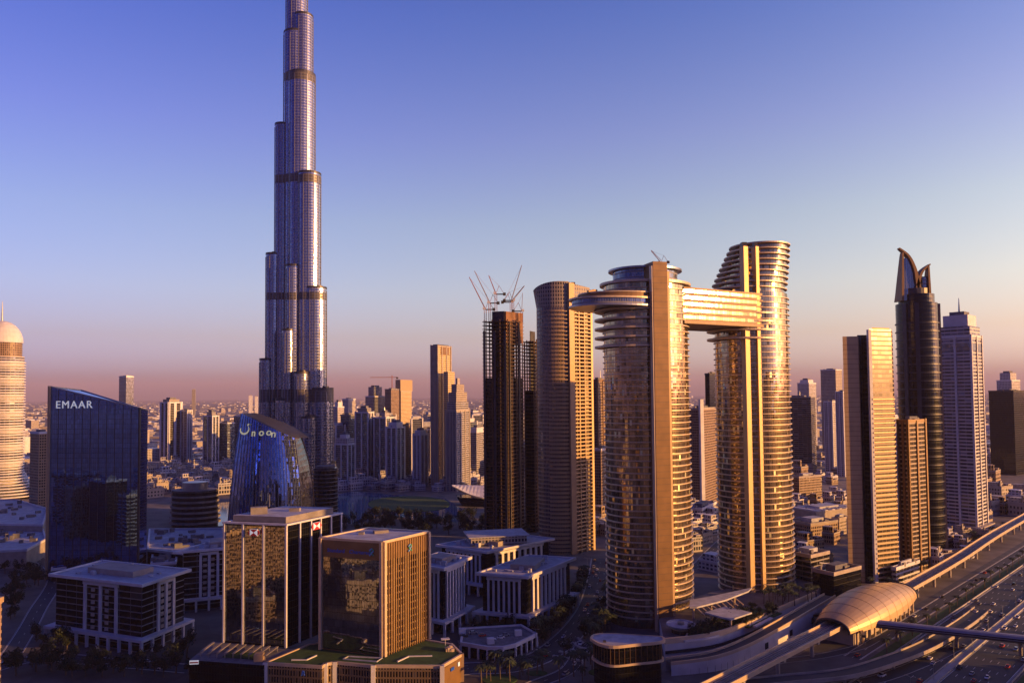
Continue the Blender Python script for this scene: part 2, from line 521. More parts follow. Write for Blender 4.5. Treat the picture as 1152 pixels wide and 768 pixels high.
def text(parent, name, string, origin, right, size, material, depth_=0.3, up=(0, 0, 1), bold=0.0, space=None):
    """flat letters standing on a facade; origin is the lower left corner"""
    cu = bpy.data.curves.new(name, 'FONT')
    cu.body = string
    cu.size = size
    cu.extrude = depth_
    cu.offset = bold
    cu.space_character = space or 1.0 + 9.0 * bold / size
    t = bpy.data.objects.new(name, cu)
    COL.objects.link(t)
    bpy.context.view_layer.update()
    me = bpy.data.meshes.new_from_object(t.evaluated_get(bpy.context.evaluated_depsgraph_get()))
    bpy.data.objects.remove(t)
    r, u = Vector(right).normalized(), Vector(up).normalized()
    nrm = r.cross(u)
    base = Vector((0, 0, 0))
    p = parent
    while p is not None:
        base += p.location
        p = p.parent
    mx = Matrix((( r.x, u.x, nrm.x, origin[0] - base.x), (r.y, u.y, nrm.y, origin[1] - base.y), (r.z, u.z, nrm.z, origin[2] - base.z), (0, 0, 0, 1)))
    me.transform(mx)
    me.materials.clear()
    me.materials.append(M[material])
    o = bpy.data.objects.new(name, me)
    COL.objects.link(o)
    o.parent = parent
    return o

# ------------------------------------------------------------------ ground, water, roads
def ground_material():
    m, n, l, b = mat('city_ground')
    t = n.new('ShaderNodeTexCoord')
    v = n.new('ShaderNodeTexVoronoi')
    v.inputs['Scale'].default_value = 0.012
    l.new(t.outputs['Object'], v.inputs['Vector'])
    z = n.new('ShaderNodeTexNoise')
    z.inputs['Scale'].default_value = 0.0009
    z.inputs['Detail'].default_value = 8
    l.new(t.outputs['Object'], z.inputs['Vector'])
    z2 = n.new('ShaderNodeTexNoise')
    z2.inputs['Scale'].default_value = 0.05
    z2.inputs['Detail'].default_value = 6
    l.new(t.outputs['Object'], z2.inputs['Vector'])
    a = mixc(n, l, v.outputs['Color'], (0.03, 0.031, 0.034), (0.085, 0.083, 0.085))
    r = n.new('ShaderNodeMapRange'); r.inputs[1].default_value = 0.35; r.inputs[2].default_value = 0.65
    l.new(z.outputs['Fac'], r.inputs[0])
    c = mixc(n, l, r.outputs[0], a, (0.30, 0.25, 0.20))
    r2 = n.new('ShaderNodeMapRange'); r2.inputs[1].default_value = 0.3; r2.inputs[2].default_value = 0.7; r2.inputs[3].default_value = 0.55; r2.inputs[4].default_value = 1.25
    l.new(z2.outputs['Fac'], r2.inputs[0])
    l.new(mixc(n, l, 1.0, c, r2.outputs[0], 'MULTIPLY'), b.inputs['Base Color'])
    b.inputs['Roughness'].default_value = 0.9
    return m
M['ground'] = ground_material()
g = MB()
g.face([(-30000, -8000, 0), (30000, -8000, 0), (30000, 38000, 0), (-30000, 38000, 0)])
struct(g.build('ground', 'ground'))

def water_material():
    m, n, l, b = mat('lake_water')
    t = n.new('ShaderNodeTexCoord')
    z = n.new('ShaderNodeTexNoise')
    z.inputs['Scale'].default_value = 0.4
    z.inputs['Detail'].default_value = 4
    l.new(t.outputs['Object'], z.inputs['Vector'])
    k = n.new('ShaderNodeBump'); k.inputs['Strength'].default_value = 0.15
    l.new(z.outputs['Fac'], k.inputs['Height']); l.new(k.outputs[0], b.inputs['Normal'])
    b.inputs['Base Color'].default_value = (0.02, 0.10, 0.20, 1)
    b.inputs['Roughness'].default_value = 0.08
    b.inputs['IOR'].default_value = 1.33
    return m
M['water'] = water_material()
def sheet(name, pts, z, material):
    s = MB()
    s.face([(x, y, z) for x, y in ccw(pts)])
    return struct(s.build(name, material))
def ground_px(pts):
    return [G(u, v) for u, v in pts]
lake = ground_px([(372, 585), (376, 556), (400, 552), (440, 556), (500, 560), (520, 572), (516, 588), (470, 584), (430, 578), (400, 590)])
sheet('lake', lake, 0.004, 'water')
FOOT.append(lake)
lake2 = ground_px([(236, 566), (260, 564), (262, 590), (238, 592)])
sheet('lake', lake2, 0.004, 'water'); FOOT.append(lake2)
park_c = [G(460, 567)]
lawn_pts = ground_px([(460 + 46 * math.cos(t), 567 + 9 * math.sin(t)) for t in [2 * math.pi * i / 40 for i in range(40)]])
FOOT.append(lawn_pts)
s = MB(); s.prism(lawn_pts, 0.002, 0.5); struct(s.build('park_lawn', 'lawn'))

def ribbon(path, w, z, uvscale=1.0):
    """path: list of (x,y) or (x,y,z); returns left/right edges"""
    L, Rr = [], []
    n = len(path)
    for i, p in enumerate(path):
        a, b = path[max(0, i - 1)], path[min(n - 1, i + 1)]
        d = Vector((b[0] - a[0], b[1] - a[1])).normalized()
        nx, ny = -d.y, d.x
        zz = (p[2] if len(p) > 2 else 0) + z
        L.append((p[0] + nx * w / 2, p[1] + ny * w / 2, zz))
        Rr.append((p[0] - nx * w / 2, p[1] - ny * w / 2, zz))
    return L, Rr
def smooth(pts, n=8):
    """Catmull-Rom through the points"""
    out = []
    P = [pts[0]] + list(pts) + [pts[-1]]
    for i in range(1, len(P) - 2):
        for k in range(n):
            t = k / n
            q = []
            for d in range(len(pts[0])):
                p0, p1, p2, p3 = P[i - 1][d], P[i][d], P[i + 1][d], P[i + 2][d]
                q.append(0.5 * (2 * p1 + (p2 - p0) * t + (2 * p0 - 5 * p1 + 4 * p2 - p3) * t * t + (3 * p1 - p0 - 3 * p2 + p3) * t ** 3))
            out.append(tuple(q))
    out.append(tuple(pts[-1]))
    return out
def offset(path, d):
    L, Rr = ribbon(path, abs(d) * 2, 0)
    return [(p[0], p[1]) + ((q[2],) if len(q) > 2 else ()) for p, q in zip(L if d > 0 else Rr, path)]
def strip(mb, path, w, z, mi=0):
    L, Rr = ribbon(path, w, z)
    u = 0
    for i in range(len(path) - 1):
        d = math.dist(L[i], L[i + 1])
        mb.face([Rr[i], Rr[i + 1], L[i + 1], L[i]], [(0, u), (0, u + d), (w, u + d), (w, u)], mi)
        u += d
def thick_strip(mb, path, w, z0, z1, mi=0):
    L0, R0 = ribbon(path, w, z0)
    L1, R1 = ribbon(path, w, z1)
    u = 0
    for i in range(len(path) - 1):
        d = math.dist(L0[i], L0[i + 1])
        mb.face([R1[i], R1[i + 1], L1[i + 1], L1[i]], [(0, u), (0, u + d), (w, u + d), (w, u)], mi)
        mb.face([L0[i], L0[i + 1], R0[i + 1], R0[i]], None, mi)
        mb.face([R0[i], R0[i + 1], R1[i + 1], R1[i]], [(u, z0), (u + d, z0), (u + d, z1), (u, z1)], mi)
        mb.face([L0[i + 1], L0[i], L1[i], L1[i + 1]], [(u + d, z0), (u, z0), (u, z1), (u + d, z1)], mi)
        u += d
    mb.face([L0[0], R0[0], R1[0], L1[0]], None, mi)
    mb.face([R0[-1], L0[-1], L1[-1], R1[-1]], None, mi)
def dashes(mb, path, z, dash=4.0, gap=14.0, w=0.2, solid=False):
    if solid:
        strip(mb, path, w, z); return
    acc = 0.0
    for a, b in zip(path[:-1], path[1:]):
        L = math.dist(a[:2], b[:2])
        t = (-acc) % (dash + gap)
        while t < L:
            e = min(L, t + dash)
            q = lambda s_: tuple(a[k] + (b[k] - a[k]) * s_ / L for k in range(len(a)))
            strip(mb, [q(t), q(e)], w, z)
            t += dash + gap
        acc = (acc + L) % (dash + gap)
marks = MB()
roads = []
def road(path, w, lanes, z=0.008, name='road', kerbs=True):
    mb = MB(); strip(mb, path, w, z); struct(mb.build(name, 'asphalt'))
    for i in range(1, lanes):
        dashes(marks, offset(path, w / 2 - w * i / lanes + 1e-4), z + 0.006, w=0.22)
    for d in (w / 2 - 0.4, -w / 2 + 0.4):
        dashes(marks, offset(path, d), z + 0.006, w=0.3, solid=True)
    if kerbs:
        k = MB()
        for d in (w / 2 + 0.2, -w / 2 - 0.2):
            thick_strip(k, offset(path, d), 0.4, 0.0, 0.14)
        struct(k.build('kerb', 'kerb'))
    roads.append((path, w))
P0 = Vector((91, 353)); HD = Vector((0.722, 0.692)); HP = Vector((0.692, -0.722))
def hw(s_, p):
    q = P0 + HD * s_ + HP * p
    return (q.x, q.y)
near_way = [hw(s_, 46) for s_ in (-500, -250, 0, 250, 500, 1000, 2500, 5000)]
far_way = [hw(s_, 76) for s_ in (-500, -250, 0, 250, 500, 1000, 2500, 5000)]
service = [hw(s_, 18) for s_ in (120, 200, 300, 500, 1000, 2500)]
service_far = [hw(s_, 106) for s_ in (-500, 0, 250, 500, 1000, 2500)]
road(near_way, 25, 7, name='highway')
road(far_way, 25, 7, name='highway')
road(service, 9, 2, z=0.012, name='service_road')
road(service_far, 11, 3, z=0.012, name='service_road')
mb = MB(); thick_strip(mb, [hw(s_, 61) for s_ in (-500, 0, 250, 1000, 5000)], 3.2, 0.0, 0.5); struct(mb.build('median_kerb', 'kerb'))
for p_b, nm_b in ((32.2, 'highway_barrier'), (58.9, 'highway_barrier'), (63.1, 'highway_barrier'), (90, 'highway_barrier'), (99, 'highway_barrier')):
    q = MB(); thick_strip(q, [hw(s_, p_b) for s_ in (-500, 0, 250, 1000, 3000)], 0.45, 0.0, 0.95); o_b = q.build(nm_b, 'kerb'); struct(o_b)
q = MB(); strip(q, [hw(s_, 19) for s_ in (230, 400, 700, 1500)], 13, 0.005); strip(q, [hw(s_, 10) for s_ in (245, 400, 700, 1500)], 4, 0.005); struct(q.build('roadside_paving', 'dark_paving'))
q = MB(); strip(q, [hw(s_, 14) for s_ in (-60, 60, 140)], 38, 0.0035); struct(q.build('roadside_paving', 'dark_paving'))
vg = MB()
strip(vg, [hw(s_, 29) for s_ in (120, 250, 500, 2500)], 7, 0.02); strip(vg, [hw(s_, 95) for s_ in (-300, 0, 250, 500, 2500)], 7, 0.02)
struct(vg.build('verge_grass', 'lawn'))
# boulevard in front of the white blocks, and the street beside the twin towers
blvd = smooth([G(455, 765), G(520, 752), G(580, 748), G(625, 728), G(660, 690), G(672, 655), G(676, 628)], 8)
road(blvd, 17, 4, name='boulevard')
side = smooth([G(560, 790), G(600, 770), G(640, 752), G(656, 722)], 8)
road(side, 9, 2, z=0.016, name='street')
mall_road = smooth([G(-60, 770), G(40, 740), G(130, 745), G(215, 752)], 8)
road(mall_road, 12, 3, name='street')
left_road = smooth([G(0, 610), G(60, 640), G(40, 690), G(10, 740)], 8)
road(left_road, 11, 2, z=0.016, name='street')
park_road = smooth([G(640, 610), G(560, 606), G(480, 604), G(395, 606)], 6)
road(park_road, 12, 3, name='street')
back_road = smooth([G(690, 628), G(770, 640), G(800, 620), G(830, 590)], 6)
road(back_road, 10, 2, z=0.016, name='street')
# plazas
pl = ground_px([(600, 766), (648, 744), (690, 742), (760, 768), (740, 800), (600, 800)])
sheet('plaza_paving', pl, 0.003, 'paving')
for c, rx, ry in (((562, 764), 20, 6), ((684, 756), 22, 5), ((604, 757), 12, 3)):
    e = ground_px([(c[0] + rx * math.cos(t), c[1] + ry * math.sin(t)) for t in [2 * math.pi * i / 24 for i in range(24)]])
    q = MB(); q.prism(e, 0.0, 0.35); struct(q.build('planting_bed_ground', 'lawn'))
struct(marks.build('road_markings', 'paint'))

# ------------------------------------------------------------------ the tall stepped spire tower
YB = 900.0
def bpx(u): return xat(u, 250, YB + 20)
cx0 = bpx(334)
spire = thing('spire_tower', 'tallest tower, slender silver blue skyscraper stepping up in round tubes out of the frame', 'skyscraper', (cx0, YB + 25, 0))
def tube_at(u, ru, vtop, dy, name, v0=None, lead=True, n=28):
    x, r = xat(u, 0.5 * (max(vtop, 0) + 560) * 0.6 + max(vtop, 0) * 0.4, YB + dy), ru / F * (YB + dy)
    z1 = zat(vtop, YB + dy)
    mb = MB()
    mb.prism(ellipse(x, YB + dy, r, r, 0, n), 0, z1, mi=0)
    o = mb.build(name, 'spire', spire)
    # dark mechanical floors wrap the tube
    for va, vb in ((86, 95), (199, 208), (330, 338), (438, 452)):
        za, zb = zat(vb, YB + dy), zat(va, YB + dy)
        if zb < z1 + 1:
            q = MB(); q.ring(ellipse(x, YB + dy, r + 0.35, r + 0.35, 0, n), ellipse(x, YB + dy, r - 0.5, r - 0.5, 0, n), za, min(zb, z1 - 0.2))
            q.build('mechanical_band', 'spire_band', o)
    q = MB(); q.ring(ellipse(x, YB + dy, r + 0.25, r + 0.25, 0, n), ellipse(x, YB + dy, r - 0.8, r - 0.8, 0, n), z1 - 0.4, z1 + 2.2)
    q.prism(ellipse(x + r * 0.2, YB + dy, r * 0.45, r * 0.45, 0, 12), z1, z1 + 4)
    q.build('parapet', 'dark_steel', o)
    # vertical steel ribs up the tube
    q = MB()
    for k in range(0, n, 2):
        a = 2 * math.pi * k / n
        q.box(x + (r + 0.15) * math.cos(a), YB + dy + (r + 0.15) * math.sin(a), 0, 0.7, 0.7, z1 - 3, a)
    q.build('rib', 'spire_rib', o)
    return o
for u, ru, vt, dy in ((333.5, 8, -150, 30), (333.5, 12.2, -60, 28), (341, 11, 20, 24), (333, 14, 40, 26), (339, 15.5, 86, 22),
                      (318, 9, 142, 24), (347.5, 13.3, 197, 14), (307.5, 8.5, 287, 22), (354.5, 12.8, 325, 12), (300, 8, 405, 18), (361.5, 13.2, 438, 10),
                      (330, 9, 300, 10), (324, 7, 372, 4), (339, 8, 420, -2), (317, 7, 450, 2), (347, 8, 470, -6), (328, 8, 500, -8), (369, 8.5, 520, 12)):
    tube_at(u, ru, vt, dy, 'tube')
q = MB(); q.bar((bpx(333.5), YB + 30, zat(-150, YB)), (bpx(333.5), YB + 30, 828), 4.5, 10, r2=0.6); q.build('spire', 'steel', spire)
claim(rect(cx0, YB + 20, 100, 70))
# banded round annexe at its foot
ya = 800
ann = thing('round_annexe', 'dark drum with pale floor rings at the foot of the tallest tower', 'building', (xat(366, 560, ya), ya, 0))
xa = xat(366, 560, ya); za = zat(526, ya)
q = MB(); q.prism(ellipse(xa, ya, 13, 13, 0, 32), 0, za); q.build('drum', 'near_black', ann)
q = MB(); q.ring(ellipse(xa, ya, 13.6, 13.6, 0, 32), ellipse(xa, ya, 12.6, 12.6, 0, 32), 3.2, 4.0); fb = q.build('floor_band', 'concrete', ann)
stack_copies(fb, ann, [4.2 * i for i in range(1, int(za / 4.2))])
q = MB(); q.prism(ellipse(xa, ya, 10, 10, 0, 24), za, za + 2.5); q.build('roof_plant', 'roof', ann)
claim(rect(xa, ya, 30, 30))

# ------------------------------------------------------------------ the twin elliptical towers and their sky bridge
T1 = Vector((91.5, 503)); T2 = Vector((179.5, 553))
BD = (T2 - T1).normalized(); BA = math.atan2(BD.y, BD.x); BN = Vector((-BD.y, BD.x))
A1, B1 = 30.5, 24.5
def banded_tower(root, c, a, b, floors, pitch, z0=6.0, bulge=None):
    q = MB(); q.prism(ellipse(c.x, c.y, a, b, BA, 72), 0, z0 + floors * pitch); q.build('glass_shaft', 'bronze_glass', root)
    q = MB(); q.ring(ellipse(c.x, c.y, a + 1.0, b + 1.0, BA, 72), ellipse(c.x, c.y, a - 0.4, b - 0.4, BA, 72), z0, z0 + 0.62)
    f = q.build('floor_band', 'cream', root)
    zs = [pitch * i for i in range(1, floors)]
    stack_copies(f, root, zs)
tw1 = thing('elliptical_tower', 'bronze oval tower of the linked pair, with brown lift shaft and crane on its roof', 'skyscraper', (T1.x, T1.y, 0), 'linked oval towers')
z1b = 222.0
banded_tower(tw1, T1, A1, B1, 54, 4.0)
q = MB()
for i in range(5):
    dz = 180 + 4.0 * i * 1.5
    c = T1 - BD * 5
    q = MB(); q.ring(ellipse(c.x, c.y, A1 + 2.5, B1 + 1.6, BA, 64), ellipse(c.x, c.y, A1 - 8, B1 - 8, BA, 64), dz, dz + 1.2); q.build('terrace_slab', 'cream', tw1)
q = MB(); q.prism(ellipse(T1.x, T1.y, A1 + 2.5, B1 + 2.5, BA, 64), 222, 223.6); q.build('roof_disc', 'cream', tw1)
q = MB(); q.prism(ellipse(T1.x, T1.y, 23, 20, BA, 64), 223.6, 232); q.build('penthouse_drum', 'grey_glass', tw1)
q = MB(); q.prism(ellipse(T1.x, T1.y, 26, 23, BA, 64), 232, 233.2); q.build('roof_disc', 'steel', tw1)
# lift shaft: a flat brown slab standing proud of the curve
shc = Vector((xat(741, 500, 476) - 1, 474))
q = MB(); q.box(shc.x + 1, shc.y + 3, 0, 10, 13, 233.8, R(16)); q.build('lift_shaft', 'bronze', tw1)
q = MB()
for k in range(58):
    q.box(shc.x + 1, shc.y + 3, 3.95 + 4 * k, 10.12, 13.12, 4.1 + 4 * k, R(16))
q.build('shaft_joint', 'dark_steel', tw1)
e = Vector((math.cos(R(20)), math.sin(R(20))))
q = MB()
p = shc + Vector((1, 3)) - e * 5.6 - Vector((-e.y, e.x)) * 4.2
q.box(p.x, p.y, 0, 1.2, 3.2, 231, R(20)); q.build('fin', 'cream', tw1)
p = shc + Vector((1, 3)) + e * 5.9 - Vector((-e.y, e.x)) * 4.0
q = MB(); q.box(p.x, p.y, 0, 1.6, 3.4, 228, R(20)); q.build('fin', 'gold', tw1)
claim(ellipse(T1.x, T1.y, 34, 28, BA, 24))

tw2 = thing('elliptical_tower', 'taller oval tower of the linked pair, with stepped terraces climbing to its crown', 'skyscraper', (T2.x, T2.y, 0), 'linked oval towers')
banded_tower(tw2, T2, A1 - 2, B1, 54, 4.0)
steps = 9
zc = 222.0
for i in range(steps):
    t = i / (steps - 1)
    aa = (A1 - 2) - 8.5 * t * 1.0
    c = T2 + Vector((1, 0)) * (9.0 * t)
    h = 4.1
    q = MB(); q.prism(ellipse(c.x, c.y, aa - 2.0, B1 - 2.0 - 3 * t, BA * (1 - 0.5 * t), 64), zc, zc + h - 0.9); q.build('stepped_storey', 'bronze_glass', tw2)
    q = MB(); q.prism(ellipse(c.x - 1.6, c.y, aa + 1.8, B1 - 3 * t + 1.0, BA * (1 - 0.5 * t), 64), zc + h - 0.9, zc + h); q.build('terrace_slab', 'cream', tw2)
    zc += h
for i in range(4):
    dz = 188 + 6.0 * i
    c = T2 - BD * 5
    q = MB(); q.ring(ellipse(c.x, c.y, A1 + 1.5, B1 + 0.5, BA, 64), ellipse(c.x, c.y, A1 - 9, B1 - 9, BA, 64), dz, dz + 1.2); q.build('terrace_slab', 'cream', tw2)
for u, w in ((842, 3.9), (855, 2.8)):
    Yf = 529 if u < 850 else 530
    q = MB(); q.box(xat(u, 480, Yf - 4), Yf - 1.8, 0, w, 4.5, 254, R(24)); q.build('fin', 'gold_fin', tw2)
    q = MB(); q.box(xat(u, 480, Yf - 4), Yf - 1.8, 254, w * 0.9, 4, 257, R(4)); q.build('fin_cap', 'dark_steel', tw2)
c = T2 + Vector((9, 0))
q = MB(); q.box(c.x - 8, c.y, zc, 3, 2, zc + 2.5); q.box(c.x + 2, c.y - 4, zc, 5, 2, zc + 1.2); q.build('roof_plant', 'dark_steel', tw2)
claim(ellipse(T2.x, T2.y, 34, 28, BA, 24))

# sky bridge: thin cantilevered prow on the near side, six storeys deep between the towers
br = thing('sky_bridge', 'gold glass bridge slung between the oval towers, its rounded prow jutting past the nearer one', 'bridge', (((T1 + T2) / 2).x, ((T1 + T2) / 2).y, 196))
def bpoly(s0, s1, w, nose0=False):
    pts = []
    if nose0:
        for i in range(13):
            a = R(90) + R(180) * i / 12
            p = T1 + BD * (s0 + w / 2 + w / 2 * math.cos(a) * 1.0) + BN * (w / 2 * math.sin(a))
            pts.append((p.x, p.y))
    else:
        for sgn in (1, -1):
            p = T1 + BD * s0 + BN * (sgn * w / 2); pts.append((p.x, p.y))
    for sgn in (-1, 1):
        p = T1 + BD * s1 + BN * (sgn * w / 2); pts.append((p.x, p.y))
    return pts
LB = (T2 - T1).length
q = MB(); q.prism(bpoly(14, LB + 4, 43.4), 197, 219); q.build('glass_body', 'bridge_glass', br)
q = MB(); q.prism(bpoly(14.5, LB + 3.5, 44.3), 219, 220.4); q.build('roof_slab', 'bridge_band', br)
q = MB(); q.prism(bpoly(14.5, LB + 3.5, 44.8), 196, 198.2); q.build('soffit_slab', 'bridge_band', br)
for z_ in (201.6, 206, 210.4, 214.8):
    q = MB(); q.prism(bpoly(14.7, LB + 3.3, 44.6), z_, z_ + 0.7); q.build('floor_band', 'bridge_band', br)
def prow(a, b, c):
    k = T1 + BD * c
    return ellipse(k.x, k.y, a, b, BA, 72)
q = MB(); q.prism(prow(40.5, 24.6, -17), 206.7, 210.4); q.build('prow_glazing', 'grey_glass', br)
q = MB(); q.prism(prow(42.5, 26.2, -17), 205.6, 206.7); q.build('prow_soffit', 'steel', br)
q = MB(); q.prism(prow(42.5, 26.2, -17), 210.4, 211.5); q.build('prow_rim', 'cream', br)
q = MB(); q.prism(prow(37, 25.0, -14), 211.5, 214.2); q.build('pool_deck', 'bronze', br)
q = MB(); q.ring(prow(38, 25.7, -14), prow(36, 24.3, -14), 214.2, 215.0); q.build('deck_rail', 'cream', br)
q = MB()
for k in range(9):
    p = T1 + BD * (-50 + 3.4 * k) - BN * (5 - 2 * (k % 3))
    q.box(p.x, p.y, 214.2, 3.0, 2.0, 216 + (k % 3) * 0.8, BA)
q.build('deck_pavilion', 'bronze', br)
q = MB()
for k in range(6):
    p = T1 + BD * (28 + 7 * k) - BN * 4
    q.box(p.x, p.y, 220.4, 4, 6, 222, BA)
q.build('roof_plant', 'cream', br)

def crane(label, base, h, yaw, jib, ang, group, red=True, scale=1.0):
    """luffing tower crane: mast, cab, raised jib, counter jib, A frame"""
    x, y, z = base
    r = thing('tower_crane', label, 'crane', base, group)
    w = 1.0 * scale
    q = MB()
    for sx in (-1, 1):
        for sy in (-1, 1):
            q.bar((x + sx * w, y + sy * w, z), (x + sx * w, y + sy * w, z + h), 0.28 * scale, 4)
    k = z
    while k < z + h - 2:
        q.bar((x - w, y - w, k), (x + w, y - w, k + 2), 0.18 * scale, 4)
        q.bar((x + w, y + w, k), (x + w, y - w, k + 2), 0.18 * scale, 4)
        k += 2
    q.build('mast', 'crane', r)
    d = Vector((math.cos(yaw), math.sin(yaw), 0))
    top = Vector((x, y, z + h))
    s_ = Vector((-d.y, d.x, 0))
    tip = top + d * (jib * math.cos(ang)) + Vector((0, 0, jib * math.sin(ang)))
    q = MB()
    for sg in (-1, 1):
        q.bar(top + s_ * (sg * w), tip + s_ * (0.25 * sg), 0.32 * scale, 4)
    q.bar(top + Vector((0, 0, 1.6)), tip + Vector((0, 0, 0.6)), 0.3 * scale, 4)
    n = int(jib / 3)
    for i in range(n):
        a, b = top.lerp(tip, i / n), top.lerp(tip, (i + 1) / n)
        q.bar(a + s_ * w * (1 - i / n), b - s_ * w * (1 - i / n), 0.18 * scale, 3)
    q.build('jib', 'crane_white' if not red else 'crane', r)
    q = MB(); e_ = top - d * (8 * scale)
    q.bar(top, e_, 0.7 * scale, 4); q.box(e_.x, e_.y, e_.z - 1.2 * scale, 2.6 * scale, 2.6 * scale, e_.z + 1.4 * scale, yaw); q.build('counterweight', 'dark_concrete', r)
    q = MB(); f_ = top - d * (3 * scale) + Vector((0, 0, 8 * scale))
    q.bar(top + s_ * w, f_, 0.25 * scale, 4); q.bar(e_, f_, 0.22 * scale, 4); q.bar(f_, tip, 0.1 * scale, 3); q.build('frame', 'crane', r)
    q = MB(); cb = top + d * 1.5 + s_ * (1.6 * scale)
    q.box(cb.x, cb.y, cb.z - 0.2, 1.8 * scale, 1.6 * scale, cb.z + 2 * scale, yaw); q.build('cab', 'car_white', r)
    return r
crane('small crane on the roof of the nearer oval tower', (xat(744, 300, 490), 490, 233.8), 2.5, R(150), 11, R(52), 'roof cranes', scale=0.6)

# ------------------------------------------------------------------ tall curved tower beside the oval pair
YV = 697
cv = thing('curved_tower', 'tall grey and gold tower with bowed flank and curved roofline left of the oval towers', 'skyscraper', (xat(633, 500, YV), YV + 14, 0))
arc = []
xl_, xr_ = xat(604.5, 443, YV + 14), xat(641, 443, YV)
Aa = (xr_ - xl_) / 1.5
for i in range(13):
    th = R(180 + 120 * i / 12)
    arc.append((xl_ + Aa + Aa * math.cos(th), YV + 14 + 15 * math.sin(th)))
rightp = (xat(665, 443, YV + 22), YV + 22)
backp = [(rightp[0] - 6, YV + 44), (arc[0][0] + 2, YV + 42)]
polyV = arc + [(arc[-1][0] + 1, YV + 4), rightp] + backp
ztop = [zat(324, YV) + (zat(316, YV) - zat(324, YV)) * math.sin(min(1, i / 9) * math.pi / 2) for i in range(13)] + [zat(317, YV), zat(320, YV), zat(320, YV), zat(324, YV)]
q = MB(); q.prism(polyV, 0, 232); q.build('glass_shaft', 'curved_grid', cv)
flare = [(x - 3.0 * (1 - i / 8) ** 2 * (i < 8), y) for i, (x, y) in enumerate(arc)] + polyV[13:-1] + [(polyV[-1][0] - 3.0, polyV[-1][1])]
q = MB(); q.loft(polyV, 232, flare, ztop); q.build('crown', 'crown_grid', cv)
# gold ribbon bands over the bowed flank, right half
qq = MB()
outer = [arc[i] for i in range(6, 13)]
off = [(x + 0.4, y - 0.9) for x, y in outer]
path = off
mb = MB(); thick_strip(mb, path, 0.8, 3.0, 3.9); fb = mb.build('floor_band', 'gold', cv)
stack_copies(fb, cv, [3.8 * i for i in range(1, 60)])
q = MB(); q.box(arc[-1][0] + 2.2, arc[-1][1] - 0.2, 0, 5.5, 3.2, zat(318, YV), R(25)); q.build('fin', 'gold', cv)
q = MB(); q.box(rightp[0] + 0.2, rightp[1] - 1, 0, 2.6, 3.0, zat(338, YV + 22), R(40)); q.build('fin', 'gold', cv)
a, b = Vector((arc[-1][0] + 4, YV + 2)), Vector((rightp[0] - 1, rightp[1] - 2.5))
mb = MB(); thick_strip(mb, [tuple(a), tuple(b)], 2.4, 2.6, 3.7); bl = mb.build('balcony', 'gold', cv)
stack_copies(bl, cv, [3.6 * i for i in range(1, 64)])
q = MB()
for t in (0.3, 0.62):
    p = a.lerp(b, t); q.box(p.x, p.y, 0, 1.0, 2.8, 232, math.atan2((b - a).y, (b - a).x))
q.build('party_wall', 'gold', cv)
q = MB()
for k in range(5):
    q.box(xat(626 + 5 * k, 443, YV + 15), YV + 15 + (k % 2) * 5, zat(318, YV) - 2, 4, 4, zat(314 + (k % 3), YV)); 
q.build('roof_plant', 'dark_concrete', cv)
claim(polyV)

# ------------------------------------------------------------------ two dark towers under construction with cranes
def skeleton(root, poly, z1, pitch, colmat, n_open_top=6):
    q = MB(); q.prism(poly, 0.0, 0.6); sl = q.build('floor_slab', colmat, root)
    n = int(z1 / pitch)
    stack_copies(sl, root, [pitch * i for i in range(1, min(n, 90))])
    c = centroid(poly)
    q = MB(); q.prism(inset(poly, 7), 0, z1 + 6); q.build('lift_core', 'dark_concrete', root)
    P_ = ccw(poly)
    for i in range(len(P_)):
        a, b = Vector(P_[i]), Vector(P_[(i + 1) % len(P_)])
        m = max(1, int((b - a).length / 7))
        for k in range(m):
            p = a.lerp(b, (k + 0.15) / m)
            p = p.lerp(Vector(c), 0.04)
            q = MB(); q.box(p.x, p.y, 0, 1.1, 1.1, z1 - pitch + 0.5 - rnd.choice((0, 0, pitch)), rnd.choice((0, 0.4))); q.build('column', colmat, root)
    q = MB(); q.prism(inset(poly, 1.6), 0, z1 * 0.72); q.build('glazing', 'near_black', root)
YC = 780
def fp(u, Y, v=443): return (xat(u, v, Y), Y)
polyC = [fp(543, YC + 2), fp(571, YC - 6), fp(590, YC + 22), fp(563, YC + 34)]
ct = thing('unfinished_tower', 'dark unfinished skyscraper under a cluster of raised cranes', 'skyscraper', (*centroid(polyC), 0), 'towers under construction')
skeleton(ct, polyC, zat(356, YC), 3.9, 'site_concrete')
a_, b_ = Vector(polyC[1]), Vector(polyC[2])
q = MB(); q.prism([fp(570, YC + 2), fp(589, YC + 20), fp(580, YC + 28), fp(564, YC + 12)], zat(385, YC), zat(350, YC)); q.build('climbing_formwork', 'sunlit_orange', ct)
q = MB()
for t in (0.1, 0.62):
    p = a_.lerp(b_, t); q.box(p.x + 0.8, p.y - 0.8, 0, 1.8, 1.4, zat(362, YC), math.atan2((b_ - a_).y, (b_ - a_).x))
q.build('cladding_pier', 'dark_concrete', ct)
q = MB()
for t in (0.08, 0.5, 0.92):
    p = Vector(polyC[0]).lerp(a_, t); q.box(p.x, p.y - 0.9, 0, 2.2, 1.4, zat(372, YC), math.atan2((a_ - Vector(polyC[0])).y, (a_ - Vector(polyC[0])).x))
q.build('cladding_pier', 'dark_steel', ct)
claim(polyC)
